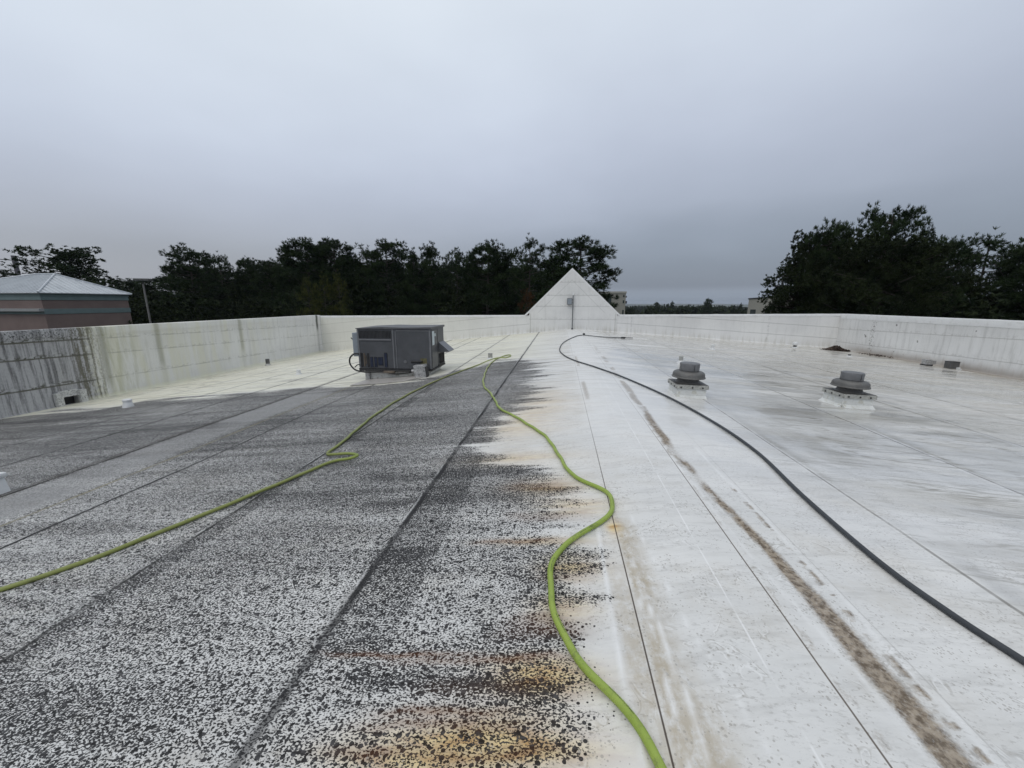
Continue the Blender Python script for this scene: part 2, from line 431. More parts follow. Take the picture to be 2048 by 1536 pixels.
# fine diagonal film of dirt on the clean membrane
film = g.noise(g.xyz(g.add(g.mul(px, 2.4), g.mul(py, 1.2)), g.sub(g.mul(py, 15.0), g.mul(px, 3.0)), 0.0), 1.0, 5, 0.62)
white = g.mix(g.mul(g.ramp(film, 0.46, 0.72), 0.42), white, (0.42, 0.415, 0.40))
gr2 = g.noise(g.xyz(g.mul(px, 28.0), g.mul(py, 60.0), 9.0), 1.0, 4, 0.7)
gr2m = g.noise(g.xyz(g.mul(px, 3.0), g.mul(py, 5.0), 2.0), 1.0, 3, 0.6)
white = g.mix(g.mul(g.mul(g.ramp(gr2, 0.52, 0.64), g.ramp(gr2m, 0.36, 0.60)), 0.55), white, (0.34, 0.33, 0.31))
white = g.mix(g.mul(g.ramp(g.noise(g.xyz(px, py, 5.0), 2.3, 4, 0.6), 0.52, 0.72), 0.22), white, (0.46, 0.43, 0.37))
# scuffs and foot marks: curved pale and grey rims
fs = g.noise(g.xyz(px, py, 1.0), 4.5, 2, 0.5, 1.2)
white = g.mix(g.mul(g.mul(g.line(g.sub(fs, 0.56), 0.004, 0.014), g.ramp(gr2m, 0.50, 0.60)), g.mul(g.ramp(py, 4.5, 2.5), 0.45)), white, (0.36, 0.34, 0.30))
white = g.mix(g.mul(g.mul(g.line(g.sub(fs, 0.585), 0.003, 0.012), g.ramp(gr2m, 0.48, 0.58)), g.mul(g.ramp(py, 4.5, 2.5), 0.5)), white, (0.82, 0.82, 0.81))
white = g.mix(g.mul(A[2], 0.85), white, (0.74, 0.72, 0.57))
tnn = g.noise(g.xyz(g.mul(px, 22.0), g.mul(py, 14.0), 11.0), 1.0, 5, 0.7)
white = g.mix(g.mul(C[1], g.mul(g.ramp(tnn, 0.25, 0.62), 1.0)), white, (0.43, 0.375, 0.285))
white = g.mix(g.mul(B[1], 0.62), white, (0.42, 0.42, 0.41))
# streak lines on the distant membrane
stn = g.noise(g.xyz(g.mul(px, 0.30), g.mul(py, 7.0), 0.0), 1.0, 5, 0.66, 0.4)
stm = g.mul(g.ramp(stn, 0.49, 0.64), g.ramp(py, 4.5, 11.0))
white = g.mix(g.mul(stm, 0.78), white, (0.40, 0.375, 0.31))
st3 = g.noise(g.xyz(g.mul(px, 0.9), g.mul(py, 16.0), 4.0), 1.0, 4, 0.65, 0.3)
white = g.mix(g.mul(g.mul(g.ramp(st3, 0.56, 0.68), g.ramp(px, 1.3, 3.0)), 0.55), white, (0.31, 0.30, 0.27))
white = g.mix(g.mul(g.mul(g.ramp(px, 0.3, 0.5), g.ramp(px, 2.4, 1.9)), g.mul(0.5, g.ramp(py, 3.0, 6.0))), white, (0.76, 0.765, 0.76))
# runoff dashes: long thin traces down the slope
for (fx, fy, off, wd, st_) in ((0.35, 2.6, 0.0, 0.020, 0.65), (0.55, 4.5, 7.0, 0.022, 0.5), (0.20, 1.4, 13.0, 0.012, 0.6)):
    tn_ = g.noise(g.xyz(g.mul(px, fx), g.mul(py, fy), off), 1.0, 4, 0.55, 0.2)
    pt_ = g.noise(g.xyz(g.mul(px, 0.9), g.mul(py, 1.1), off + 3.0), 1.0, 3, 0.6)
    zone = g.add(g.ramp(px, 1.9, 3.6), g.mul(g.ramp(py, 8.0, 10.5), g.ramp(px, -1.0, -3.0)), clamp=True)
    white = g.mix(g.mul(g.mul(g.mul(g.line(g.sub(tn_, 0.5), wd * .2, wd), g.ramp(pt_, 0.42, 0.58)), zone), st_), white, (0.27, 0.255, 0.215))
sw_ = g.noise(g.xyz(g.mul(px, 0.25), g.mul(py, 1.3), 21.0), 1.0, 4, 0.6, 0.3)
white = g.mix(g.mul(g.mul(g.ramp(sw_, 0.50, 0.62), g.ramp(px, 1.8, 3.4)), 0.40), white, (0.44, 0.42, 0.37))
white = g.mix(g.mul(g.mul(g.ramp(sw_, 0.48, 0.38), g.ramp(px, 1.8, 3.4)), 0.30), white, (0.74, 0.74, 0.73))
on_ = g.noise(g.xyz(g.mul(px, 7.0), g.mul(py, 26.0), 17.0), 1.0, 4, 0.6)
white = g.mix(A[1], white, g.mix(g.ramp(on_, 0.40, 0.64), (0.70, 0.54, 0.27), (0.47, 0.29, 0.11)))
white = g.mix(g.mul(C[0], 0.70), white, (0.24, 0.125, 0.06))
# sparse specks
vo = g.new('ShaderNodeTexVoronoi', feature='F1'); g.put(vo.inputs['Vector'], g.xyz(px, py, 0.0)); vo.inputs['Scale'].default_value = 62.0
vs = g.new('ShaderNodeSeparateColor'); g.put(vs.inputs[0], vo.outputs['Color'])
fleck = g.noise(g.xyz(px, py, 0.0), 5.0, 3, 0.6)
rad = g.mul(g.ramp(fleck, 0.33, 0.62), g.mul(vs.outputs[0], 0.46))
sp = g.mul(g.ramp(g.sub(rad, vo.outputs['Distance']), -0.02, 0.05), 0.55)
white = g.mix(g.mul(sp, g.ramp(py, 6.0, 2.5)), white, (0.30, 0.28, 0.25))
# black growth: mottled coverage inside, single dots at the fringe
wn = g.noise(g.xyz(g.mul(px, 80.0), g.mul(py, 124.0), 0.0), 1.0, 2, 0.55, 0.1)
wn_s = g.noise(g.xyz(g.mul(px, 14.0), g.mul(py, 34.0), 0.0), 1.0, 3, 0.6)
dk = g.add(A[0], g.mul(g.sub(wn_s, 0.5), g.mul(0.55, g.ramp(A[0], 0.0, 0.3))))
thr = g.add(0.5, g.mul(g.sub(dk, 0.5), 0.40))
cover = g.ramp(g.sub(thr, wn), -0.030, 0.030)
cover = g.mul(cover, g.ramp(A[0], 0.22, 0.42))
vd = g.new('ShaderNodeTexVoronoi', feature='F1'); g.put(vd.inputs['Vector'], g.xyz(g.mul(px, 0.85), py, 0.0)); vd.inputs['Scale'].default_value = 60.0
vq = g.new('ShaderNodeSeparateColor'); g.put(vq.inputs[0], vd.outputs['Color'])
rdot = g.mul(g.ramp(A[0], 0.0, 0.50), g.mul(g.mul(vq.outputs[0], vq.outputs[0]), 0.80))
dots = g.mul(g.ramp(g.sub(rdot, vd.outputs['Distance']), -0.02, 0.06), g.ramp(A[0], 0.01, 0.10))
cover = g.m('MAXIMUM', cover, dots)
cover = g.mul(cover, g.sub(1.0, g.mul(C[2], 0.65)))
bv = g.noise(g.xyz(g.mul(px, 30.0), g.mul(py, 48.0), 6.0), 1.0, 3, 0.6)
blk0 = g.mix(g.ramp(bv, 0.38, 0.66), (0.008, 0.008, 0.009), (0.058, 0.058, 0.062))
blk = g.mix(C[0], blk0, (0.055, 0.022, 0.011))
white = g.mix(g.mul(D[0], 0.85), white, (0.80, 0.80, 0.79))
# a thin grey film between the spots
white = g.mix(g.mul(A[0], g.mul(g.ramp(bv, 0.60, 0.36), 0.45)), white, (0.33, 0.33, 0.335))
white = g.mix(g.mul(A[0], g.add(0.10, g.mul(g.ramp(py, 3.0, 8.0), 0.35))), white, (0.34, 0.34, 0.335))
white = g.mix(g.mul(C[2], 0.80), white, (0.19, 0.19, 0.19))
colr = g.mix(g.mul(cover, 0.96), white, blk)
# mud
mn = g.noise(g.xyz(px, py, 0.0), 26.0, 4, 0.65)
mcol = g.mix(g.ramp(mn, 0.35, 0.65), (0.125, 0.096, 0.068), (0.36, 0.30, 0.23))
mf = g.noise(g.xyz(g.mul(px, 70.0), g.mul(py, 60.0), 2.0), 1.0, 3, 0.7)
colr = g.mix(g.mul(g.ramp(g.add(B[0], g.mul(g.sub(mf, 0.5), 1.3)), 0.10, 0.95, False), g.ramp(B[0], 0.02, 0.35)), colr, mcol)
# lap seams
wob = g.mul(g.sub(g.noise(g.xyz(0.0, g.mul(py, 1.3), 0.0), 1.0, 5, 0.7), 0.5), 0.05)
gap = g.noise(g.xyz(g.mul(px, 1.2), g.mul(py, 2.6), 3.0), 1.0, 4, 0.65)
seam_h = 0.0
spec = [(-1.19, .012, .040, .95, (0.022, 0.022, 0.024), 1), (-2.96, .008, .034, .95, (0.018, 0.018, 0.018), 1), (-4.75, .014, .038, 1.0, (0.018, 0.018, 0.018), 1),
        (-6.56, .026, .060, 1.0, (0.022, 0.018, 0.015), 1), (-6.66, .015, .040, .6, (0.10, 0.085, 0.07), 1), (-5.40, .012, .030, .85, (0.26, 0.225, 0.11), 0.5), (-8.40, .022, .06, .9, (0.02, 0.02, 0.02), 1),
        (-10.2, .02, .07, .7, (0.04, 0.04, 0.04), 1), (-12.0, .012, .06, .5, (0.10, 0.10, 0.10), 1), (-13.8, .012, .06, .4, (0.12, 0.12, 0.11), 1),
        (0.43, .0022, .0050, .92, (0.07, 0.055, 0.045), 0), (1.17, .0022, .0050, .90, (0.10, 0.08, 0.06), 0), (0.93, .002, .007, .55, (0.90, 0.90, 0.90), 0),
        (1.60, .002, .006, .35, (0.30, 0.29, 0.27), 0), (2.52, .005, .014, .75, (0.15, 0.14, 0.12), 0.3), (4.38, .007, .022, .85, (0.15, 0.14, 0.12), 0.5),
        (6.2, .010, .035, .8, (0.25, 0.23, 0.19), 0.6), (8.0, .012, .045, .75, (0.25, 0.23, 0.19), 0.8), (9.8, .014, .055, .7, (0.27, 0.25, 0.2), 0.8), (11.6, .01, .05, .5, (0.27, 0.25, 0.2), 0.8), (13.4, .01, .05, .4, (0.27, 0.25, 0.2), 0.8)]
for (q, w0, w1, a_, c_, wb) in spec:
    dd = g.sub(g.sub(px, q), g.mul(wob, float(wb)))
    ln = g.line(dd, w0, w1)
    ln = g.mul(ln, g.mul(a_, g.add(0.55, g.mul(g.ramp(gap, 0.36, 0.56), 0.45)) if wb else 1.0))
    if q < -1 and q != -5.40: ln = g.mul(ln, g.ramp(g.add(bv, g.mul(ln, 0.35)), 0.42, 0.62))
    elif q == 0.93: ln = g.mul(ln, g.ramp(gap, 0.36, 0.60))
    elif wb == 0: ln = g.mul(ln, g.add(0.45, g.mul(g.ramp(py, 6.0, 2.5), 0.55)))
    colr = g.mix(ln, colr, c_)
    if q < -1: colr = g.mix(g.mul(g.ramp(g.m('ABSOLUTE', dd), 0.10, 0.0), 0.25), colr, (0.05, 0.05, 0.05))
    if q in (-1.19, -2.96, -4.75, -6.56):          # bare bead of membrane along the lap
        bd = g.mul(g.line(g.sub(dd, -0.034), .004, .012), g.mul(0.45, g.ramp(gap, 0.48, 0.62)))
        colr = g.mix(bd, colr, (0.62, 0.62, 0.62))
# broken end laps across the sheets
for (x0, x1, yy) in ((0.45, 1.15, 7.9), (-2.9, -1.2, 7.2), (1.2, 2.5, 11.5), (2.6, 4.3, 4.9)):
    e = g.mul(g.line(g.sub(g.sub(py, yy), g.mul(wob, 0.3)), .004, .014), g.mul(g.ramp(px, x0, x0 + .02), g.ramp(px, x1, x1 - .02)))
    colr = g.mix(g.mul(e, 0.35), colr, (0.25, 0.24, 0.22))
g.put(b.inputs['Base Color'], colr)
rn = g.noise(g.xyz(g.mul(px, 1.0), g.mul(py, 3.0), 0.0), 1.3, 4, 0.6)
rgh = g.sub(0.44, g.mul(B[2], 0.24)); rgh = g.add(rgh, g.mul(g.sub(rn, 0.5), 0.25))
rgh = g.add(rgh, g.mul(A[0], 0.12)); rgh = g.add(rgh, g.mul(B[0], 0.15), clamp=True)
g.put(b.inputs['Roughness'], rgh)
pud = g.noise(g.xyz(g.mul(px, 0.55), g.mul(py, 1.5), 31.0), 1.0, 4, 0.6)
g.put(b.inputs['Coat Weight'], g.mul(g.mul(g.ramp(pud, 0.40, 0.56), g.ramp(px, 0.2, 2.2)), 0.75))
b.inputs['Coat Roughness'].default_value = 0.07; b.inputs['Coat IOR'].default_value = 1.33
bw = g.new('ShaderNodeRGBToBW'); g.put(bw.inputs[0], colr)
g.put(b.inputs['Specular IOR Level'], g.add(0.03, g.mul(g.ramp(bw.outputs[0], 0.03, 0.35), 0.47)))
b.inputs['IOR'].default_value = 1.42
hn = g.noise(g.xyz(g.mul(px, 30.0), g.mul(py, 55.0), 0.0), 1.0, 3, 0.6)
hh = g.add(g.mul(hn, 0.9), g.add(g.mul(cover, 0.25), g.mul(B[0], g.mul(mn, 1.2))))
hl = g.noise(g.xyz(g.mul(px, 2.0), g.mul(py, 3.0), 0.0), 1.0, 3, 0.5)
bump(g, b, g.add(hh, g.mul(hl, 6.0)), 0.4, 0.004)
roof = link("roof_surface", me, m_roof); tag(roof, kind='structure')

# slab under the membrane, so the building has a body
m_under = simple("slab_underside", (0.35, 0.34, 0.32), 0.8)
sb = MB(); sb.prism([(XL + .05, 4.9), (XRT - .05, 5.6), (XRT - .05, 5.95), (XR, 6.9), (XL + .05, 5.3)], 'y', YB + .05, YF - .05)
tag(sb.build("roof_slab", m_under), kind='structure')


# ------------------------------------------------------------------ parapet materials
def wall_mat(kind):
    m, g, b = material("parapet_membrane_" + kind)
    P = g.pos(); x, y, z = g.sep(P)
    u = x if kind == 'far' else y
    lo = g.noise(g.xyz(g.mul(u, 0.5), 0.0, g.mul(z, 0.8)), 1.0, 4, 0.6)
    c = g.mix(g.ramp(lo, 0.3, 0.7), (0.64, 0.64, 0.63), (0.73, 0.73, 0.715))
    st = g.noise(g.xyz(g.mul(u, 5.0), 0.0, g.mul(z, 0.55)), 1.0, 5, 0.68)
    st2 = g.noise(g.xyz(g.mul(u, 2.2), 3.0, g.mul(z, 0.25)), 1.0, 4, 0.6)
    amt = {'left': 0.28, 'far': 0.15, 'right': 0.34}[kind]
    c = g.mix(g.mul(g.ramp(st, 0.48, 0.66), amt), c, (0.36, 0.36, 0.34))
    if kind == 'right': c = g.mix(g.mul(g.ramp(st2, 0.52, 0.72), 0.35), c, (0.80, 0.80, 0.80))
    fine = g.noise(P, 30.0, 3, 0.6)
    drops = g.noise(g.xyz(g.mul(u, 8.0), 0.0, g.mul(z, 9.0)), 1.0, 3, 0.65)
    if kind == 'left':
        yel = g.mul(g.ramp(y, 25.0, 11.0), g.add(0.30, g.mul(g.ramp(st2, 0.45, 0.65), 0.75)), clamp=True)
        c = g.mix(g.mul(yel, 0.80), c, (0.64, 0.63, 0.50))
        core = g.mul(g.ramp(y, 13.0, 11.0), g.ramp(st, 0.40, 0.62))
        c = g.mix(g.mul(core, 0.6), c, (0.42, 0.42, 0.26))
        yb = g.add(y, g.mul(g.sub(drops, 0.5), 0.7))
        K = g.ramp(yb, 11.0, 10.5)                               # black algae beyond this point
        kn = g.noise(g.xyz(g.mul(u, 9.0), 0.0, g.mul(z, 0.55)), 1.0, 5, 0.68)
        kf = g.noise(g.xyz(g.mul(u, 26.0), 0.0, g.mul(z, 16.0)), 1.0, 4, 0.7)
        kk = g.add(g.mul(g.ramp(kn, 0.42, 0.64), 0.75), g.mul(g.sub(kf, 0.45), 0.9), clamp=True)
        gcol = g.mix(kk, (0.40, 0.40, 0.40), (0.07, 0.07, 0.072))
        top = g.mul(g.ramp(z, 7.40, 7.55), g.ramp(kf, 0.50, 0.62))
        gcol = g.mix(top, gcol, (0.035, 0.035, 0.035))
        edge_b = g.mul(g.mul(g.ramp(y, 11.3, 10.8), g.ramp(y, 10.1, 10.5)), g.ramp(g.add(kn, g.mul(g.sub(kf, .5), .5)), 0.45, 0.58))
        c = g.mix(K, c, gcol)
        c = g.mix(g.mul(edge_b, 0.75), c, (0.11, 0.10, 0.055))
        laps = [(7.48, -0.020), (7.00, -0.030), (6.12, -0.012)]
        for (z0, k) in laps:
            dz = g.sub(z, g.add(z0, g.mul(g.sub(y, 8.7), k)))
            wob = g.mul(g.sub(g.noise(g.xyz(g.mul(u, 1.5), 0.0, 0.0), 1.0, 3, 0.6), 0.5), 0.03)
            dz = g.add(dz, wob)
            ln = g.line(dz, 0.012, 0.030)
            s_ = g.add(g.mul(g.ramp(st2, 0.35, 0.65), 0.32), g.mul(K, 0.80), clamp=True)
            c = g.mix(g.mul(ln, s_), c, (0.085, 0.082, 0.06))
            band = g.mul(g.ramp(dz, 0.0, 0.02), g.ramp(dz, 0.17, 0.03))
            c = g.mix(g.mul(g.mul(band, g.ramp(drops, 0.50, 0.60)), g.add(0.22, g.mul(K, 0.75))), c, (0.07, 0.068, 0.05))
            pale = g.mul(g.mul(g.ramp(dz, 0.02, 0.05), g.ramp(dz, 0.12, 0.07)), K)
            c = g.mix(g.mul(g.mul(pale, g.ramp(drops, 0.50, 0.40)), 0.5), c, (0.42, 0.42, 0.41))
        # stained vertical joint near the corner, and fainter ones
        for (q, a_, zz) in ((22.9, 0.95, 6.9), (13.0, 0.45, 6.2), (16.9, 0.45, 6.3), (11.15, 0.5, 5.8)):
            jl = g.line(g.add(g.sub(y, q), g.mul(g.sub(fine, 0.5), 0.10)), 0.03, 0.16)
            c = g.mix(g.mul(g.mul(jl, a_), g.add(0.25, g.mul(g.ramp(z, zz - .2, zz + .3), 0.75))), c, (0.14, 0.14, 0.06) if a_ < .9 else (0.04, 0.045, 0.03))
        base = g.ramp(z, 5.62, 5.50)
        c = g.mix(g.mul(g.mul(base, g.ramp(y, 9.4, 11.0)), 0.5), c, (0.68, 0.67, 0.50))
    elif kind == 'far':
        rz = g.sub(7.05, g.m('MAXIMUM', g.mul(g.sub(0.8, x), SL), g.mul(g.sub(x, 0.8), SR)))
        rel = g.sub(z, rz)
        ingab = g.mul(g.ramp(x, -1.80, -1.79), g.ramp(x, 3.31, 3.30))
        wobx = g.mul(g.sub(g.noise(g.xyz(g.mul(u, 1.1), 0.0, 0.0), 1.0, 3, 0.6), 0.5), 0.05)
        for h_ in (0.55, 1.15, 1.75):
            ln = g.mul(g.line(g.add(g.sub(rel, h_), wobx), 0.006, 0.03), g.sub(1.0, ingab))
            c = g.mix(g.mul(ln, 0.42), c, (0.22, 0.22, 0.21))
        c = g.mix(g.mul(g.mul(g.line(g.sub(x, 4.15), .01, .05), g.ramp(drops, .4, .6)), 0.4), c, (0.2, 0.2, 0.19))
        c = g.mix(g.mul(g.mul(g.line(g.sub(x, 11.6), .02, .08), g.ramp(drops, .45, .6)), 0.35), c, (0.2, 0.2, 0.19))
        for zz in (7.62, 8.37, 9.0, 9.75):
            dz = g.add(g.sub(z, zz), wobx)
            ln = g.mul(g.line(dz, 0.008, 0.035), ingab)
            c = g.mix(g.mul(ln, 0.34), c, (0.25, 0.25, 0.24))
            band = g.mul(g.mul(g.ramp(dz, 0.0, 0.02), g.ramp(dz, 0.16, 0.02)), ingab)
            c = g.mix(g.mul(g.mul(band, g.ramp(drops, 0.46, 0.60)), 0.28), c, (0.30, 0.30, 0.28))
        # the membrane flap that follows each rake
        hw = g.sub(g.sub(10.5, z), g.m('ABSOLUTE', g.mul(g.sub(x, 0.66), 0.965)))
        c = g.mix(g.mul(g.mul(g.line(g.add(g.sub(hw, 0.62), wobx), 0.008, 0.035), g.ramp(z, 7.9, 8.1)), 0.30), c, (0.25, 0.25, 0.24))
        for q in (-1.72, 3.22):
            c = g.mix(g.mul(g.mul(g.line(g.sub(x, q), .01, .045), g.ramp(z, 8.0, 7.9)), 0.35), c, (0.25, 0.25, 0.22))
        low = g.mul(g.ramp(rel, 0.45, 0.05), g.ramp(st, 0.40, 0.62))
        c = g.mix(g.mul(low, 0.35), c, (0.40, 0.38, 0.30))
        crm = g.ramp(x, -1.0, -9.0)
        c = g.mix(g.mul(crm, 0.45), c, (0.64, 0.63, 0.52))
    else:
        laps = [(7.39, -0.023), (6.60, -0.012)]
        wobx = g.mul(g.sub(g.noise(g.xyz(g.mul(u, 1.3), 0.0, 0.0), 1.0, 4, 0.6), 0.5), 0.06)
        for (z0, k) in laps:
            dz = g.add(g.sub(z, g.add(z0, g.mul(g.sub(y, 14.6), k))), wobx)
            c = g.mix(g.mul(g.line(dz, 0.006, 0.022), 0.45), c, (0.25, 0.24, 0.22))
            c = g.mix(g.mul(g.mul(g.mul(g.ramp(dz, 0.0, 0.02), g.ramp(dz, 0.2, 0.02)), g.ramp(drops, .5, .62)), 0.3), c, (0.30, 0.29, 0.27))
        vn = g.noise(g.xyz(g.mul(y, 12.0), 0.0, g.mul(z, 12.0)), 1.0, 3, 0.7)
        c = g.mix(g.mul(g.mul(g.line(g.sub(y, 20.9), .05, .22), g.ramp(vn, 0.54, 0.60)), 0.85), c, (0.09, 0.08, 0.07))
        spk = g.noise(g.xyz(g.mul(y, 3.5), 7.0, g.mul(z, 3.5)), 1.0, 2, 0.5)
        c = g.mix(g.mul(g.ramp(spk, 0.70, 0.73), 0.8), c, (0.12, 0.11, 0.10))
        grime = g.mul(g.ramp(g.add(z, g.mul(g.sub(st, 0.5), 0.5)), 6.55, 6.10), g.ramp(y, 23.3, 21.0))
        c = g.mix(g.mul(grime, 0.75), c, (0.26, 0.215, 0.17))
        tb = g.mul(g.ramp(z, 7.70, 7.80), g.ramp(drops, 0.48, 0.60))
        c = g.mix(g.mul(tb, 0.35), c, (0.40, 0.38, 0.33))
    g.put(b.inputs['Base Color'], c)
    g.put(b.inputs['Roughness'], g.add(0.48, g.mul(st, 0.2)))
    hb = g.noise(g.xyz(g.mul(x, 2.5), g.mul(y, 2.5), g.mul(z, 2.5)), 1.0, 4, 0.6)
    bump(g, b, g.add(hb, g.mul(fine, 0.10)), 0.35, 0.03)
    return m


M_wl, M_wf, M_wr = wall_mat('left'), wall_mat('far'), wall_mat('right')


def strip(prof_fn, secs):
    """lofts closed cross-sections; prof_fn(s) -> list of world points"""
    bm = bmesh.new(); rings = [[bm.verts.new(p) for p in prof_fn(s)] for s in secs]
    n = len(rings[0])
    for a, c in zip(rings[:-1], rings[1:]):
        for i in range(n): bm.faces.new((a[i], a[(i + 1) % n], c[(i + 1) % n], c[i]))
    bm.faces.new(rings[0][::-1]); bm.faces.new(rings[-1])
    bmesh.ops.recalc_face_normals(bm, faces=bm.faces[:])
    return bm


def join_bm(bms):
    out = bmesh.new()
    for q in bms:
        t = bpy.data.meshes.new("t"); q.to_mesh(t); q.free(); out.from_mesh(t); bpy.data.meshes.remove(t)
    return out


def bm_obj(name, bm, mat, parent, off=(0, 0, 0), smooth=True):
    bmesh.ops.translate(bm, vec=[-k for k in off], verts=bm.verts)
    me = bpy.data.meshes.new(name); bm.to_mesh(me); bm.free()
    o = link(name, me, mat, parent)
    if smooth:
        me.polygons.foreach_set('use_smooth', [True] * len(me.polygons)); me.set_sharp_from_angle(angle=R(30))
    return o


def ztop_x(x): return 7.86 + 0.0075 * x
TH = 0.36
m_cop_l = simple("coping_membrane_pale", (0.70, 0.705, 0.68), 0.45, var=0.05, scale=2.0, dirt=(0.30, 0.30, 0.22), dirt_amt=0.30)
m_cop = simple("coping_membrane_white", (0.72, 0.725, 0.72), 0.45, var=0.04, scale=2.0, dirt=(0.42, 0.41, 0.37), dirt_amt=0.25)


def wall_y(name, label, X0, sgn, y0, y1, zt, zb, mat, mat_c, holes=()):
    """parapet running along Y with its inner face at X0, thickness away from the roof (sgn)"""
    par = empty(name, (X0 + sgn * TH / 2, (y0 + y1) / 2, 0), label, "parapet wall")
    off = par.location
    def body(y, bot=None):
        t = zt(y); bz = zb - 0.02
        p = []
        if bot is None:
            p += [(X0 - sgn * 0.07, y, bz), (X0 - sgn * 0.008, y, bz + 0.06), (X0, y, bz + 0.075)]
        else:
            p += [(X0 + sgn * 0.01, y, bot), (X0 + sgn * 0.005, y, bot + .005), (X0, y, bot + 0.01)]
        p += [(X0, y, t - 0.26), (X0, y, t - 0.02), (X0 + sgn * 0.05, y, t), (X0 + sgn * TH, y, t), (X0 + sgn * TH, y, 0.0 if bot is None else bot)]
        if bot is None: p += [(X0 + sgn * 0.02, y, 0.0), (X0 + sgn * 0.01, y, bz - 0.3)]
        return p
    ys = [y0]; segs = []
    cur = y0; bms = []
    for (a, c, hb, ht) in holes:
        bms.append(strip(body, list(np.linspace(cur, a, max(2, int((a - cur) / 1.0))))))
        bms.append(strip(lambda y: body(y, ht), [a, c]))
        bms.append(strip(lambda y: [(X0 - sgn * .02, y, hb - .35), (X0 - sgn * .02, y, hb), (X0 + sgn * TH, y, hb - .02), (X0 + sgn * TH, y, 0.0), (X0 + sgn * 0.02, y, 0.0)], [a, c]))
        cur = c
    bms.append(strip(body, list(np.linspace(cur, y1, max(2, int((y1 - cur) / 1.0))))))
    bm_obj("wall", join_bm(bms), mat, par, off)
    def cop(y):
        t = zt(y); e = 0.012
        wv = 0.006 * math.sin(y * 2.1) + 0.005 * math.sin(y * 5.3)
        return [(X0 - sgn * e, y, t - 0.24 + wv), (X0 - sgn * e, y, t - 0.02 + wv), (X0 - sgn * 0.001, y, t + 0.010 + wv), (X0 + sgn * 0.03, y, t + 0.022 + wv),
                (X0 + sgn * (TH - .02), y, t + 0.014), (X0 + sgn * (TH + e), y, t - 0.01), (X0 + sgn * (TH + e), y, t - 0.22), (X0 + sgn * (TH - .01), y, t - 0.22),
                (X0 + sgn * (TH - .01), y, t - 0.03), (X0 + sgn * 0.05, y, t - 0.03), (X0 + sgn * .004, y, t - 0.05), (X0 + sgn * .004, y, t - 0.24 + wv)]
    bm_obj("coping", strip(cop, list(np.linspace(y0 - .0, y1, 60))), mat_c, par, off)
    return par


# left parapet, with a drain opening at its foot
zb_l = roof_z(XL)
left_wall = wall_y("parapet_wall", "tall white parapet with black algae streaks at its near end and yellow-green stains beyond",
                   XL, -1, YB, YF, lambda y: 7.80 + 0.0 * y, zb_l, M_wl, M_wl, holes=[(9.74, 10.16, zb_l - 0.01, zb_l + 0.27)])
right_wall = wall_y("parapet_wall", "tall grey-white parapet with brown grime along its foot, meeting the debris pile",
                    XRT, 1, YB, YF, lambda y: 7.985, roof_z(XRT), M_wr, m_cop)

# far parapet with the triangular gable
far = empty("parapet_wall", (0.75, YF + TH / 2, 0), "long white parapet at the far end with a triangular gable rising in its middle", "parapet wall")
def fbody(x):
    t = ztop_x(x); bz = roof_z(x) - 0.02
    return [(x, YF - .08, bz), (x, YF - .008, bz + .07), (x, YF, bz + .085), (x, YF, t - .02), (x, YF + .05, t), (x, YF + TH, t), (x, YF + TH, 0), (x, YF + .02, 0), (x, YF + .01, bz - .3)]
bm_obj("wall", strip(fbody, [float(v) for v in np.linspace(XL - TH, XRT + TH, 80)]), M_wf, far, far.location)
def fcop(x):
    t = ztop_x(x); e = .012; wv = 0.005 * math.sin(x * 2.3) + 0.004 * math.sin(x * 5.9)
    return [(x, YF - e, t - .10 + wv), (x, YF - e, t - .02 + wv), (x, YF - .001, t + .012 + wv), (x, YF + .03, t + .024 + wv), (x, YF + TH - .02, t + .016), (x, YF + TH + e, t - .01),
            (x, YF + TH + e, t - .2), (x, YF + TH - .01, t - .2), (x, YF + TH - .01, t - .03), (x, YF + .05, t - .03), (x, YF + .004, t - .05), (x, YF + .004, t - .10 + wv)]
for (a, c) in ((XL - TH, -2.06), (3.46, XRT + TH)):
    bm_obj("coping", strip(fcop, [float(v) for v in np.linspace(a, c, 40)]), m_cop, far, far.location)
PK = (0.66, 10.50)
gb = MB()
gy0, gy1 = YF - .03, YF + TH - .004
gb.prism([(-1.80, 6.7), (-1.80, 8.06), PK, (3.31, 8.04), (3.31, 6.7)], 'y', gy0 - YF - TH / 2, gy1 - YF - TH / 2)
bmesh.ops.translate(gb.bm, vec=(-0.75, 0, 0), verts=gb.bm.verts)
gb.build("gable", M_wf, far)
for (xa, za) in ((-2.06, ztop_x(-2.06)), (3.46, ztop_x(3.46))):
    k = MB(); dx, dz = PK[0] - xa, PK[1] - za; L = math.hypot(dx, dz); nxn, nzn = -dz / L, dx / L
    if nzn < 0: nxn, nzn = -nxn, -nzn
    t0, t1 = -0.06, 0.035
    pts = [(xa + nxn * t0, za + nzn * t0), (xa + nxn * t1, za + nzn * t1), (PK[0], PK[1] + t1 / abs(nzn) * 1.0), (PK[0], PK[1] + t0 / abs(nzn))]
    k.prism(pts, 'y', gy0 - .012 - YF - TH / 2, gy1 + .012 - YF - TH / 2)
    bmesh.ops.translate(k.bm, vec=(-0.75, 0, 0), verts=k.bm.verts)
    k.build("gable_coping", m_cop, far)

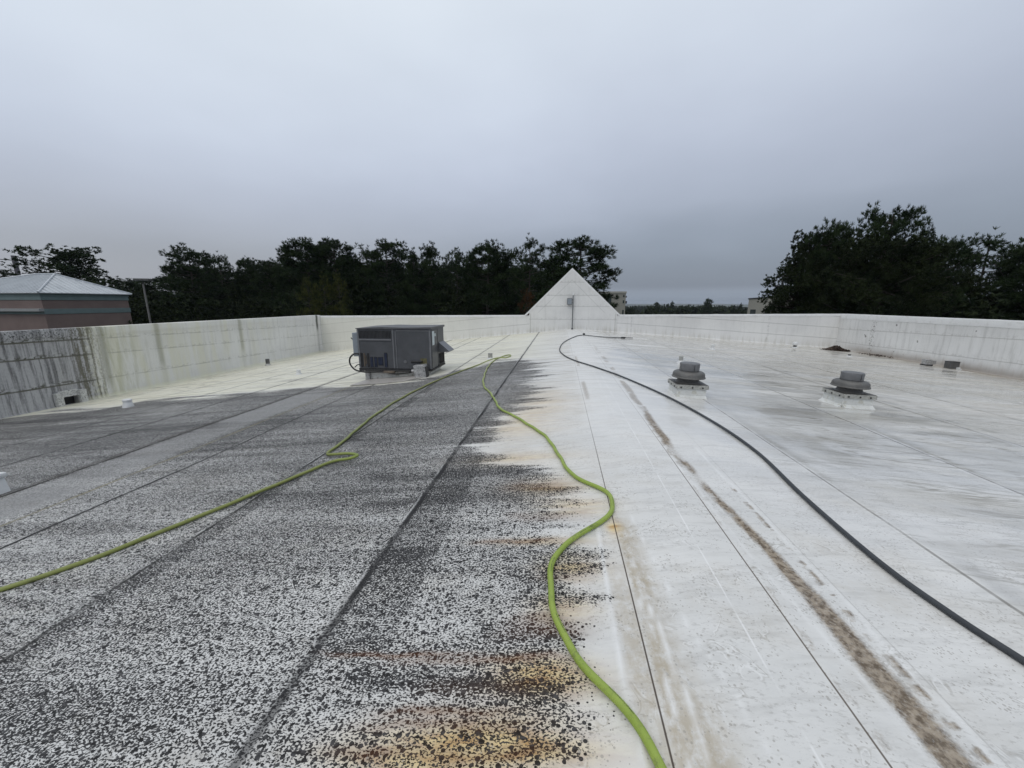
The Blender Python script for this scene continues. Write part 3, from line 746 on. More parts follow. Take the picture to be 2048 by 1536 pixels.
# scupper flashing around the drain opening in the left wall
m_flash = simple("patched_flashing", (0.55, 0.55, 0.53), 0.5, var=0.2, scale=14, dirt=(0.05, 0.05, 0.045), dirt_amt=0.9, grain=0.3)
m_black = simple("dark_metal", (0.03, 0.03, 0.032), 0.5, 0.3, var=0.3)
lo = left_wall.location
def on_left(mb): bmesh.ops.translate(mb.bm, vec=[-k for k in lo], verts=mb.bm.verts); return mb
q = MB(); zb = zb_l
q.box(XL + .002, XL + .14, 9.58, 9.735, zb - .02, zb + .42, .008).box(XL + .002, XL + .14, 10.165, 10.34, zb - .02, zb + .42, .008).box(XL + .002, XL + .030, 9.7, 10.2, zb + .275, zb + .46, .008)
q.box(XL - .0, XL + .07, 9.72, 10.18, zb + .262, zb + .292, .006)
on_left(q).build("scupper_flashing", m_flash, left_wall)
q = MB(); q.box(XL - .16, XL - .13, 9.742, 10.158, zb - .005, zb + .268)  # dark plate closing the hole, stands in for the shade inside it
on_left(q).build("scupper_shade_plate", m_black, left_wall)

# ------------------------------------------------------------------ ground, far hills
def ground_z(r, a):
    z = np.interp(r, [0, 120, 300, 800, 2500, 4800, 6500, 9000], [0, 0, -9, -14, -32, -16, -22, -30])
    return z
bm = bmesh.new()
rs = [0, 20, 40, 80, 120, 160, 220, 300, 400, 550, 800, 1200, 1800, 2500, 3200, 4000, 4600, 5000, 5600, 6500, 8000, 12000]
NA = 180; rings = []
rng = random.Random(5)
cen = bm.verts.new((0, 0, 0))
for r in rs[1:]:
    ring = []
    for i in range(NA):
        a = 2 * math.pi * i / NA
        z = float(ground_z(r, a))
        if 4000 <= r <= 6500: z += 6 * math.sin(a * 7 + r) + 4 * math.sin(a * 23 + r * .3) + 3 * rng.random()
        ring.append(bm.verts.new((r * math.cos(a), r * math.sin(a), z)))
    rings.append(ring)
for i in range(NA): bm.faces.new((cen, rings[0][i], rings[0][(i + 1) % NA]))
for a, c in zip(rings[:-1], rings[1:]):
    for i in range(NA): bm.faces.new((a[i], c[i], c[(i + 1) % NA], a[(i + 1) % NA]))
m_gr, g, b = material("grass_and_wood_floor")
P = g.pos(); n1 = g.noise(P, 0.05, 6, 0.65); n2 = g.noise(P, 0.004, 5, 0.6)
c = g.mix(g.ramp(n1, 0.35, 0.65), (0.030, 0.045, 0.018), (0.075, 0.080, 0.040))
c = g.mix(g.ramp(n2, 0.4, 0.6), c, (0.028, 0.038, 0.024))
g.put(b.inputs['Base Color'], c); b.inputs['Roughness'].default_value = 0.9
gme = bpy.data.meshes.new("ground"); bm.to_mesh(gme); bm.free()
tag(link("ground", gme, m_gr, smooth=True), kind='structure')

# ------------------------------------------------------------------ rooftop air-conditioning unit
m_hv = simple("weathered_grey_sheet_metal", (0.088, 0.092, 0.100), 0.42, 0.25, var=0.10, scale=3.0, dirt=(0.075, 0.075, 0.075), dirt_amt=0.4)
m_hv2 = simple("side_grey_sheet_metal", (0.100, 0.102, 0.106), 0.45, 0.25, var=0.12, scale=3.0, dirt=(0.17, 0.16, 0.14), dirt_amt=0.4)
m_trim = simple("grey_trim_metal", (0.17, 0.175, 0.185), 0.4, 0.3, var=0.1)
m_curb = simple("white_curb_membrane", (0.60, 0.60, 0.57), 0.5, var=0.1, scale=4, dirt=(0.20, 0.17, 0.12), dirt_amt=0.7, grain=0.3)
m_silver = simple("weathered_silver_box", (0.42, 0.42, 0.42), 0.42, 0.35, var=0.2, scale=12, dirt=(0.08, 0.08, 0.075), dirt_amt=0.8)
m_lblue = simple("pale_blue_grey_steel", (0.24, 0.27, 0.30), 0.45, 0.1, var=0.1)
m_label = simple("white_sticker", (0.60, 0.66, 0.66), 0.5, var=0.06)
m_yel = simple("yellowed_sticker", (0.12, 0.11, 0.05), 0.6, var=0.3)
m_blk = simple("black_rubber", (0.012, 0.012, 0.013), 0.5, var=0.2)
m_fin = simple("coil_fins_blue", (0.026, 0.034, 0.062), 0.4, 0.4, var=0.25, scale=9)
m_cop_pipe = simple("old_copper", (0.16, 0.13, 0.10), 0.5, 0.4, var=0.3)

ac = empty("rooftop_air_conditioner", (-4.5, 10.7, 6.50), "large grey rooftop air conditioner on a white curb near the left parapet", "air conditioner")
W2, D2 = 1.05, 0.60
q = MB(); q.box(-W2, W2, -D2, D2, .30, 1.385, .012); q.build("body", m_hv, ac)
q = MB()                                     # lid, slightly bowed, with an overhang
q.prism([(-W2 - .02, 1.388), (-W2 - .02, 1.41), (-.35, 1.445), (.30, 1.435), (W2 + .03, 1.45), (W2 + .03, 1.392)], 'y', -D2 - .03, D2 + .03)
q.build("lid", m_hv2, ac)
for (x0, x1) in ((-.035, .005), (-W2, -W2 + .05), (W2 - .045, W2), (.05, .075)):
    q = MB(); q.box(x0, x1, -D2 - .011, -D2 - .001, .31, 1.38 if x0 != .05 else 1.33, .003); q.build("corner_trim", m_trim, ac)
q = MB(); q.box(.078, W2 - .05, -D2 - .008, -D2 - .001, 1.335, 1.36, .002); q.build("panel_rail", m_trim, ac)
q = MB()                                     # upper grille
for i in range(24):
    xx = -W2 + .06 + i * .0395; q.box(xx, xx + .016, -D2 - .016, -D2 - .001, 1.14, 1.345)
q.build("upper_grille", m_black, ac)
q = MB(); q.box(-W2 + .055, -.06, -D2 - .03, -D2 - .0, 1.075, 1.115, .006); q.build("rain_ledge", m_trim, ac)
q = MB()                                     # lower coil opening
for (x0, x1, z0, z1) in ((-.99, -.93, .33, .72), (-.80, -.74, .33, .72), (-.72, -.63, .33, .62), (-.60, -.51, .33, .62), (-.49, -.34, .38, .62), (-.30, -.21, .33, .74)):
    q = MB(); q.box(x0, x1, -D2 - .009, -D2 - .001, z0, z1); sl = q.build("louver_slot", m_black, ac)
    if x0 > -.73: q = MB(); q.box(x0 + .012, x1 - .012, -D2 - .014, -D2 - .0095, z0 + .015, z1 - .015); q.build("coil", m_fin, sl)
for (x0, x1, z0, z1) in ((-.90, -.86, .35, .72), (-.84, -.82, .42, .66)):
    q = MB(); q.box(x0, x1, -D2 - .018, -D2 - .001, z0, z1, .004); q.build("refrigerant_pipe", m_cop_pipe, ac)
# right side
q = MB(); q.box(W2 + .0005, W2 + .010, -D2 + .06, -D2 + .55, .33, 1.36, .003).box(W2 + .0005, W2 + .014, -.02, .02, .33, 1.36); q.build("side_panel", m_hv2, ac)
q = MB(); q.box(W2 + .0105, W2 + .014, -D2 + .10, -D2 + .28, .95, 1.33); q.build("sticker", m_label, ac)
q = MB(); q.box(W2 + .0105, W2 + .015, -D2 + .30, -D2 + .40, 1.18, 1.26); q.build("sticker", m_label, ac)
q = MB(); q.box(.74, .92, -D2 - .005, -D2 - .001, .36, .60); q.build("sticker", m_yel, ac)
q = MB(); q.lathe([(.045, 0), (.045, .012)], 0, 0, 20); bmesh.ops.rotate(q.bm, cent=(0, 0, 0), matrix=Matrix.Rotation(R(90), 3, 'X'), verts=q.bm.verts); bmesh.ops.translate(q.bm, vec=(.30, -D2 - .001, .50), verts=q.bm.verts)
q.build("knockout_cap", m_trim, ac)
q = MB()                                     # slanted air hood
q.prism([(W2 + .012, .98), (W2 + .012, .95), (W2 + .30, .70), (W2 + .31, .725)], 'y', .06, .58)
q.prism([(W2 + .012, .95), (W2 + .28, .715), (W2 + .25, .70), (W2 + .012, .70)], 'y', .055, .065).prism([(W2 + .012, .95), (W2 + .28, .715), (W2 + .25, .70), (W2 + .012, .70)], 'y', .575, .585)
q.build("air_hood", m_trim, ac)
q = MB()
for i in range(9): q.box(W2 + .012, W2 + .03, .10 + i * .05, .115 + i * .05, .36, .64)
q.build("side_grille", m_black, ac)
q = MB(); q.box(W2 - .2, W2 + .02, -.04, D2, .315, .345, .004).box(-W2 - .01, W2 + .01, -D2 - .02, -D2 + .02, .255, .298, .004).box(W2 - .03, W2 + .02, -D2 + .021, D2 + .02, .255, .298, .004); q.build("base_rail", m_black, ac)
# disconnect box on the left end
q = MB(); q.box(-W2 - .16, -W2 - .005, -D2 + .02, -D2 + .30, .62, 1.28, .012); db = q.build("disconnect_box", m_lblue, ac)
q = MB(); q.tube([(-W2 - .162, -D2 + .10, 1.06), (-W2 - .22, -D2 + .06, 1.14)], .014, 8).box(-W2 - .165, -W2 - .157, -D2 + .06, -D2 + .2, .80, 1.0); q.build("lever", m_black, db)
q = MB()
lp = [(-W2 + .02 - .0, -D2 - .03, .70), (-W2 - .10, -D2 - .05, .70), (-W2 - .22, -D2 - .06, .60), (-W2 - .25, -D2 - .06, .46), (-W2 - .19, -D2 - .07, .34), (-W2 - .05, -D2 - .08, .24), (-W2 + .25, -D2 - .08, .20), (-.3, -D2 - .09, .22), (0, -D2 - .10, .17), (.35, -D2 - .10, .20), (.62, -D2 - .10, .27)]
def smooth_pts(p, n=8, closed=False):
    p = [Vector(v) for v in p]; out = []
    for i in range(len(p) - 1):
        a, b_, c_, d_ = p[max(i - 1, 0)], p[i], p[i + 1], p[min(i + 2, len(p) - 1)]
        for k in range(n):
            t = k / n
            out.append(0.5 * ((2 * b_) + (c_ - a) * t + (2 * a - 5 * b_ + 4 * c_ - d_) * t * t + (-a + 3 * b_ - 3 * c_ + d_) * t ** 3))
    out.append(p[-1]); return out
q.tube(smooth_pts(lp), .022, 10)
q.tube(smooth_pts([(-W2 - .12, -D2 - .04, .32), (-W2 - .02, -D2 - .05, .40), (-W2 + .04, -D2 - .03, .38)]), .014, 8)
q.tube(smooth_pts([(-W2 + .02, -D2 - .05, .245), (-.4, -D2 - .06, .26), (.2, -D2 - .05, .25), (.8, -D2 - .06, .27)]), .02, 8)
q.build("black_conduit", m_blk, ac, smooth=True)
q = MB(); q.box(-.30, .02, -D2 - .12, -D2 - .04, .19, .25, .012); q.build("pipe_fitting", m_cop_pipe, ac)
q = MB(); q.tube([(.52, -D2 - .10, .26), (.66, -D2 - .11, .30), (.72, -D2 - .11, .31)], .045, 12); q.build("conduit_elbow", m_silver, ac, smooth=True)
q = MB(); q.tube([(.48, -D2 - .03, .50), (.80, -D2 - .04, .52)], .03, 10); q.build("pipe_stub", m_black, ac, smooth=True)
Mt = Matrix.Rotation(R(-6), 4, 'Y')
q = MB(); q.box(.66, .98, -D2 - .32, -D2 - .10, -.02, .46, .012, rot=Mt); jb = q.build("junction_box", m_silver, ac)
q = MB(); q.box(.70, .94, -D2 - .326, -D2 - .3205, .04, .42, .0, rot=Mt); q.build("box_cover", m_silver, jb)
q = MB(); q.box(.985, 1.0, -D2 - .30, -D2 - .12, .02, .42, .0, rot=Mt); q.build("box_hinge", m_black, jb)
# curb
q = MB(); q.prism([(-.95, -.14), (-.93, .25), (.93, .25), (.95, .04)], 'y', -D2 + .08, D2 - .08); q.build("curb", m_curb, ac)
q = MB(); q.box(-.90, -.78, -D2 - .0, -D2 + .07, -.16, .25, .006); q.build("curb_post", m_silver, ac)
q = MB(); q.prism([(-D2 + .10, .22), (-D2 + .06, .24), (D2 - .06, .26), (D2 - .06, .18)], 'x', .955, .97); q.build("curb_flange", m_curb, ac)
q = MB()
for i in range(5): q.box(.972, .978, -D2 + .16 + i * .2, -D2 + .30 + i * .2, .19, .23)
q.build("anchor_strip", m_curb, ac)

# loose sheet lying in front of the curb
m_sheet = simple("pale_walkway_sheet", (0.42, 0.40, 0.38), 0.4, 0.0, var=0.1, scale=3, dirt=(0.2, 0.19, 0.17), dirt_amt=0.5)
q = MB()
def on_roof(x, y, h=0.0): return (x, y, roof_z(x) + h)
def slab_on_roof(pts, h0, h1):
    bm = bmesh.new(); a = [bm.verts.new(on_roof(x, y, h0)) for x, y in pts]; c = [bm.verts.new(on_roof(x, y, h1)) for x, y in pts]; n = len(pts)
    bm.faces.new(a[::-1]); bm.faces.new(c)
    for i in range(n): bm.faces.new((a[i], a[(i + 1) % n], c[(i + 1) % n], c[i]))
    return bm
sh = slab_on_roof([(-5.45, 9.35), (-4.5, 9.28), (-4.0, 9.36), (-3.62, 9.75), (-3.55, 10.12), (-5.35, 10.12)], .008, .022)
so = bm_obj("membrane_sheet", sh, m_sheet, None, (-4.5, 9.7, roof_z(-4.5)), smooth=False); so.location = (-4.5, 9.7, roof_z(-4.5))
tag(so, "pale loose sheet lying on the stained roof in front of the air conditioner", "sheet")

# ------------------------------------------------------------------ exhaust fans
m_fan = simple("spun_grey_aluminium", (0.125, 0.123, 0.118), 0.5, 0.3, var=0.14, scale=5, dirt=(0.10, 0.085, 0.075), dirt_amt=0.5)
m_fan_d = simple("fan_drum_metal", (0.145, 0.147, 0.152), 0.45, 0.3, var=0.14, scale=6, dirt=(0.21, 0.215, 0.23), dirt_amt=0.5)
m_fl = simple("dark_stained_flange", (0.40, 0.40, 0.37), 0.5, 0.1, var=0.2, scale=14, dirt=(0.12, 0.12, 0.11), dirt_amt=0.6)
m_ftop = simple("flange_top_dark", (0.085, 0.082, 0.078), 0.5, 0.2, var=0.3, scale=14)
m_fcurb = simple("fan_curb_membrane", (0.66, 0.67, 0.65), 0.42, var=0.06, scale=5, dirt=(0.40, 0.38, 0.28), dirt_amt=0.5, grain=0.4)
def fan(loc, label):
    f = empty("exhaust_fan", loc, label, "roof vent", "mushroom exhaust fans on the right-hand slope")
    q = MB(); q.box(-.25, .25, -.25, .25, -.16, .165, .012)
    q.prism([(-.33, -.12), (-.33, -.055), (-.252, .0), (-.252, -.12)], 'y', -.25, .25).prism([(-.33, -.12), (-.33, -.048), (-.252, .0), (-.252, -.12)], 'x', -.25, .25).prism([(.33, -.14), (.33, -.075), (.252, -.01), (.252, -.14)], 'y', -.25, .25)
    q.build("curb", m_fcurb, f)
    q = MB(); q.box(-.275, .275, -.275, .275, .168, .186, .004).box(-.275, .275, -.278, -.272, .12, .17).box(-.278, -.272, -.27, .27, .12, .17).box(.272, .278, -.27, .27, .12, .17)
    fl = q.build("flange", m_fl, f)
    q = MB(); q.box(-.268, .268, -.268, .268, .1865, .193, .002); q.build("flange_top", m_ftop, fl)
    for k in (-.19, .0, .17):
        q = MB(); q.box(k - .012, k + .012, -.286, -.2785, .132, .158); q.build("screw", m_black, fl)
        q = MB(); q.box(-.286, -.2785, k - .012, k + .012, .132, .158); q.build("screw", m_black, fl)
    q = MB(); q.lathe([(.215, .193), (.205, .20), (.185, .235), (.172, .275), (.175, .33)], seg=40, cap=True); q.build("neck", m_fan, f, smooth=True)
    q = MB(); q.lathe([(.176, .325), (.22, .31), (.268, .288), (.283, .284), (.285, .295), (.273, .308), (.268, .352), (.256, .376), (.226, .396), (.180, .403), (.15, .403)], seg=48, cap=True); q.build("hood", m_fan, f, smooth=True)
    q = MB(); q.lathe([(.155, .39), (.158, .412), (.166, .414), (.168, .528), (.164, .540), (.148, .548), (.08, .554), (.02, .556)], seg=48, cap=True); dr = q.build("drum_cap", m_fan_d, f, smooth=True)
    q = MB(); q.box(.03, .034, -.1695, -.162, .42, .52); q.build("drum_seam", m_black, dr)
    return f
f1 = fan((2.34, 7.20, roof_z(2.34) + .03), "plain grey mushroom exhaust fan on a white curb, nearer to the dark hose")
f2 = fan((5.24, 7.50, roof_z(5.24) + .06), "grey mushroom exhaust fan with streaked drum on a white curb, farther from the dark hose")
f2.rotation_euler = (0, R(2.0), R(1.5)); f1.rotation_euler = (0, R(1.5), 0)

# ------------------------------------------------------------------ pipes and small roof fittings
m_pvc = simple("white_pvc", (0.66, 0.67, 0.67), 0.4, var=0.05, dirt=(0.4, 0.4, 0.36), dirt_amt=0.3)
m_gpipe = simple("grey_pipe", (0.10, 0.10, 0.10), 0.5, 0.2, var=0.2)
m_lead = simple("faded_grey_pipe", (0.38, 0.38, 0.36), 0.5, 0.1, var=0.15)
def pipe(name, x, y, parts, label, cat, group=None):
    e = empty(name, on_roof(x, y), label, cat, group)
    for (nm, prof, mat) in parts:
        q = MB(); q.lathe(prof, seg=24); q.build(nm, mat, e, smooth=True)
    return e
PG = "small vent pipes standing on the roof"
pipe("vent_cone", -11.54, 8.75, [("boot", [(.13, -.03), (.125, .0), (.095, .13), (.085, .155)], m_pvc), ("cap", [(.088, .150), (.10, .155), (.102, .20), (.09, .215), (.03, .22)], m_pvc)],
     "small white tapered vent with a cap on the stained roof near the drain opening", "vent", PG)
pipe("vent_pipe", -14.15, 17.1, [("pipe", [(.09, .0), (.088, .32), (.075, .325), (.07, .2)], m_gpipe), ("boot", [(.15, -.02), (.13, .02), (.10, .09), (.09, .10)], m_lead)],
     "dark grey vent pipe standing close to the left parapet", "vent", PG)
pipe("vent_pipe", -9.3, 12.65, [("pipe", [(.07, .0), (.068, .17), (.05, .175)], m_pvc), ("boot", [(.11, -.02), (.10, .015), (.075, .06)], m_pvc)],
     "very small white vent pipe on the cream-stained roof left of the air conditioner", "vent", PG)
pipe("vent_pipe", -2.25, 12.5, [("pipe", [(.075, .0), (.075, .20), (.06, .205)], m_lead), ("boot", [(.12, -.02), (.11, .015), (.085, .05)], m_pvc)],
     "short pale grey vent pipe beside the loop of the green hose", "vent", PG)
pipe("vent_pipe", 3.53, 11.6, [("pipe", [(.062, .0), (.060, .19), (.05, .195)], m_lead), ("boot", [(.12, -.02), (.10, .02), (.07, .07)], m_pvc)],
     "short pale vent pipe standing just behind the fan nearer to the dark hose", "vent", PG)
pipe("vent_pipe", 6.28, 16.7, [("pipe", [(.07, .0), (.07, .19), (.05, .20)], m_pvc), ("boot", [(.13, -.02), (.10, .02), (.075, .07)], m_pvc)],
     "faint white vent pipe far back on the right slope before the far parapet", "vent", PG)
pipe("vent_pipe", 12.0, 21.3, [("pipe", [(.075, .0), (.072, .12), (.07, .14)], m_gpipe), ("collar", [(.14, -.02), (.12, .03), (.085, .05)], m_pvc), ("cap", [(.11, .14), (.12, .17), (.12, .24), (.08, .30), (.02, .31)], m_pvc)],
     "white-capped vent pipe with a dark neck against the far parapet", "vent", PG)
pipe("vent_stub", 12.7, 18.5, [("pipe", [(.06, .0), (.058, .09), (.05, .095)], m_gpipe), ("boot", [(.11, -.02), (.10, .02), (.065, .04)], m_pvc)],
     "low dark stub in a white boot before the right parapet, near the leaf pile", "vent", PG)
pipe("cleanout_plug", 1.2, 19.2, [("plug", [(.055, .0), (.055, .09), (.03, .10)], m_blk), ("boot", [(.10, -.02), (.09, .02), (.06, .03)], m_pvc)],
     "small black plug on the ridge where the dark hose turns below the gable", "plug")
# squat white curb vent at the left edge of the view
cv = empty("curb_vent", on_roof(-7.06, 3.43), "squat white curb vent with a rounded lid beside the brown lap seam", "vent")
q = MB(); q.prism([(-.36, -.05), (-.33, .205), (.33, .205), (.37, .02)], 'y', -.18, .18); q.build("curb", m_pvc, cv)
q = MB(); q.box(-.36, .36, -.21, .21, .205, .27, .03); q.build("lid", m_pvc, cv, smooth=True)
cv.rotation_euler = (0, R(-2), 0)
# two small fittings along the right wall
dr1 = empty("overflow_box", on_roof(14.45, 16.95), "small white flashed box at the foot of the right parapet", "drain box")
q = MB(); q.box(-.10, .12, -.10, .10, .03, .24, .012).box(.12, .30, -.06, .12, .05, .2, .02); q.build("box", m_silver, dr1)
q = MB(); q.box(-.13, .15, -.12, .11, -.02, .05, .008); q.build("base", m_black, dr1)
dr2 = empty("overflow_box", on_roof(14.75, 16.30), "dark open-mouthed metal box at the foot of the right parapet, beside the white one", "drain box")
q = MB(); q.box(-.14, .16, -.14, .12, .02, .27, .01); q.build("box", m_gpipe, dr2)
q = MB(); q.box(-.15, .17, -.15, .13, .272, .285); q.build("lid", m_black, dr2)
q = MB(); q.box(.05, .16, -.19, -.145, -.02, .08, .01).box(.10, .16, -.24, -.19, -.04, .03, .006); q.build("flashing", m_pvc, dr2)

# debris pile in the corner
m_deb, g, b = material("wet_leaf_litter")
P = g.new('ShaderNodeTexCoord').outputs['Object']; n = g.noise(P, 14, 5, 0.7)
g.put(b.inputs['Base Color'], g.mix(g.ramp(n, .35, .65), (0.018, 0.012, 0.009), (0.07, 0.042, 0.028))); b.inputs['Roughness'].default_value = 0.8
rng = random.Random(11)
bm = bmesh.new()
for i in range(900):
    a = rng.random() * 6.283; r = rng.random() ** 0.6
    x = r * math.cos(a) * 0.85; y = r * math.sin(a) * 0.55
    h = 0.24 * math.exp(-((x - .1) / .38) ** 2 - (y / .45) ** 2) * rng.random() ** .5
    s_ = 0.03 + rng.random() * 0.05
    c_ = Vector((x, y, h + .01)); u_ = Vector((rng.gauss(0, 1), rng.gauss(0, 1), rng.gauss(0, .5))).normalized(); v_ = u_.cross(Vector((rng.gauss(0, 1), rng.gauss(0, 1), rng.gauss(0, 1)))).normalized()
    bm.faces.new([bm.verts.new(c_ + u_ * s_), bm.verts.new(c_ + v_ * s_ * .6), bm.verts.new(c_ - u_ * s_), bm.verts.new(c_ - v_ * s_ * .6)])
NS = 24
top = bm.verts.new((.1, 0, .22)); prev = None
for k, (rr, hh_) in enumerate(((.25, .17), (.5, .085), (.8, .03), (1.0, -.02))):
    ring = [bm.verts.new((rr * .85 * math.cos(6.2832 * i / NS) * (1 + .1 * rng.random()) + .1 * (1 - rr), rr * .55 * math.sin(6.2832 * i / NS) * (1 + .1 * rng.random()), hh_ * (1 + .25 * rng.random()))) for i in range(NS)]
    for i in range(NS):
        if prev is None: bm.faces.new((top, ring[i], ring[(i + 1) % NS]))
        else: bm.faces.new((prev[i], ring[i], ring[(i + 1) % NS], prev[(i + 1) % NS]))
    prev = ring
dbm = bpy.data.meshes.new("debris_pile"); bm.to_mesh(dbm); bm.free()
dp = link("debris_pile", dbm, m_deb, loc=on_roof(14.05, 21.6)); dp.rotation_euler = (0, 0, R(-12)); dp.scale = (.78, .65, 1.0)
tag(dp, "dark brown pile of wet leaves in the far right corner of the roof", "leaf pile")
bm = bmesh.new()
for i in range(160):
    x = rng.gauss(0, .16); y = rng.gauss(0, .4); s_ = .02 + rng.random() * .04
    bm.faces.new([bm.verts.new((x + rng.uniform(-s_, s_), y + rng.uniform(-s_, s_), rng.random() * .05)) for _ in range(4)])
t = bpy.data.meshes.new("leaf_scatter"); bm.to_mesh(t); bm.free()
o = link("leaf_scatter", t, m_deb, loc=on_roof(14.85, 20.0, .01)); tag(o, "thin dark scatter of wet leaves along the foot of the right parapet", "leaf litter", kind='stuff')

# electrical mast with a small box in front of the gable
mast = empty("conduit_mast", (0.75, 23.12, roof_z(0.75)), "slim grey conduit mast with a small grey box standing in front of the gable", "mast")
m_mast = simple("galvanised_conduit", (0.16, 0.17, 0.175), 0.4, 0.3, var=0.1)
q = MB(); q.tube([(0, 0, .04), (0, 0, 1.96)], .030, 12); q.build("pole", m_mast, mast, smooth=True)
q = MB(); q.lathe([(.05, 1.96), (.055, 2.0), (.05, 2.10), (.02, 2.13)], seg=16); q.build("cap", m_pvc, mast, smooth=True)
q = MB(); q.lathe([(.05, .0), (.05, .06), (.035, .07)], seg=16); q.build("foot", m_black, mast, smooth=True)
q = MB(); q.box(-.345, -.05, -.03, .06, 1.42, 1.80, .008); bx = q.build("box", m_mast, mast)
q = MB(); q.box(-.315, -.08, -.036, -.0305, 1.46, 1.76); q.build("box_cover", m_lblue, bx)
for z_ in (1.52, 1.68):
    q = MB(); q.box(-.051, -.028, -.01, .01, z_, z_ + .05); q.build("bracket", m_mast, mast)

# ------------------------------------------------------------------ hoses
m_hose, g, b = material("lime_green_rubber")
uvn = g.new('ShaderNodeUVMap', uv_map='hose'); ux, uy, _ = g.sep(uvn.outputs[0])
P = g.pos()
c = g.mix(g.ramp(g.noise(P, 5, 4, .6), .3, .7), (0.25, 0.36, 0.045), (0.33, 0.44, 0.075))
dirt = g.noise(P, 40, 4, .7); hx, hy, hz = g.sep(P)
c = g.mix(g.mul(g.ramp(dirt, .5, .7), .4), c, (0.14, 0.17, 0.05))
faded = g.ramp(hy, 4.0, 11.0); c = g.mix(g.mul(faded, .6), c, (0.36, 0.37, 0.19))
c = g.mix(.15, c, (0.22, 0.24, 0.06))
c = g.mix(g.mul(g.ramp(hx, -2.0, -2.8), .75), c, (0.19, 0.20, 0.065))
c = g.mix(g.mul(g.ramp(g.noise(P, 9, 5, .75), .55, .68), .5), c, (0.09, 0.09, 0.05))
# printed marks, repeated along the hose every 0.45 m
ph = g.m('FRACT', g.mul(ux, 2.2)); tx = g.noise(g.xyz(g.mul(ux, 260.0), g.mul(uy, 14.0), 0.0), 1.0, 1, .5)
mk = g.mul(g.mul(g.ramp(ph, .0, .01), g.ramp(ph, .30, .29)), g.mul(g.line(g.sub(uy, .30), .022, .028), g.ramp(tx, .47, .50)))
c = g.mix(g.mul(mk, .85), c, (0.02, 0.03, 0.01))
g.put(b.inputs['Base Color'], c); b.inputs['Roughness'].default_value = 0.45
ridge = g.m('SINE', g.mul(uy, 6.2832 * 18)); bump(g, b, ridge, .15, .001)
HR = 0.0178
hp = [(.50, .35), (.45, .85), (.37, 1.09), (.28, 1.27), (.11, 1.50), (.0, 1.80), (-.02, 2.08), (.08, 2.32), (.33, 2.58), (.44, 2.81), (.41, 3.06), (.18, 3.36), (.06, 3.71), (-.09, 4.38), (-.44, 5.13), (-.93, 6.01),
      (-1.22, 6.95), (-1.62, 8.12), (-1.86, 9.54), (-2.0, 10.8), (-2.02, 11.9), (-1.90, 12.7), (-1.72, 13.05), (-1.60, 12.85), (-1.68, 12.45), (-1.92, 12.2), (-2.2, 11.7), (-2.48, 10.9), (-2.95, 9.2), (-3.16, 7.4), (-3.12, 5.95),
      (-2.96, 4.9), (-2.92, 4.48), (-2.88, 4.30), (-2.78, 4.24), (-2.55, 4.22), (-2.40, 4.15), (-2.46, 4.06), (-2.62, 4.02), (-2.75, 3.84), (-2.92, 3.44), (-3.23, 2.83), (-3.52, 2.28), (-3.87, 1.89), (-4.3, 1.5), (-5.0, 1.0), (-5.8, .4)]
sp_ = smooth_pts([(x, y, 0) for x, y in hp], 10)
pts = []
sp_ = [Vector((p.x + .008 * math.sin(p.y * 7.1) + .005 * math.sin(p.y * 17), p.y + .006 * math.sin(p.x * 9), 0)) for p in sp_]
for i, p in enumerate(sp_):
    k = i / 10.0; lift = 0.0
    if 24.3 < k < 26.6: lift = 0.045 * math.sin((k - 24.3) / 2.3 * math.pi)
    if 33.5 < k < 38.0: lift = 0.012 * math.sin((k - 33.5) / 4.5 * math.pi)
    pts.append((p.x, p.y, roof_z(p.x) + HR + .006 + lift))
q = MB(); q.tube(pts, HR, 14, uvname='hose')
gh = q.build("garden_hose", m_hose, None, smooth=True); tag(gh, "lime green hose snaking along the stained roof and looping back to the left", "hose")
m_dh = simple("dark_grey_hose_rubber", (0.035, 0.040, 0.046), 0.5, 0.0, var=0.15, scale=8)
bp = [(2.5, .6), (2.25, 1.3), (2.15, 1.72), (2.08, 1.99), (2.035, 2.42), (2.08, 3.25), (2.19, 4.29), (2.13, 5.36), (1.86, 6.79), (1.35, 8.35), (.88, 9.4), (.44, 10.6), (.14, 12.0), (.03, 13.6), (.22, 15.9), (.80, 18.2), (1.12, 18.95), (1.35, 19.02), (1.7, 18.8), (2.2, 18.75), (2.75, 19.1), (3.0, 19.2)]
pts = [(p.x, p.y, roof_z(p.x) + .016 + .005) for p in smooth_pts([(x, y, 0) for x, y in bp], 10)]
dh = empty("dark_hose", on_roof(2.1, 3.5), "dark grey hose running from the lower right up to the gable", "hose")
q = MB(); q.tube(pts, .0165, 12); bmesh.ops.translate(q.bm, vec=[-k for k in dh.location], verts=q.bm.verts); q.build("tube", m_dh, dh, smooth=True)
q = MB(); e0 = Vector(pts[-1]); q.tube([e0 + Vector((-.02, -.01, .0)), e0 + Vector((.18, .03, .0))], .035, 12).tube([e0 + Vector((.18, .03, .0)), e0 + Vector((.55, .08, -.02))], .014, 8)
bmesh.ops.translate(q.bm, vec=[-k for k in dh.location], verts=q.bm.verts); q.build("coupling", m_blk, dh, smooth=True)

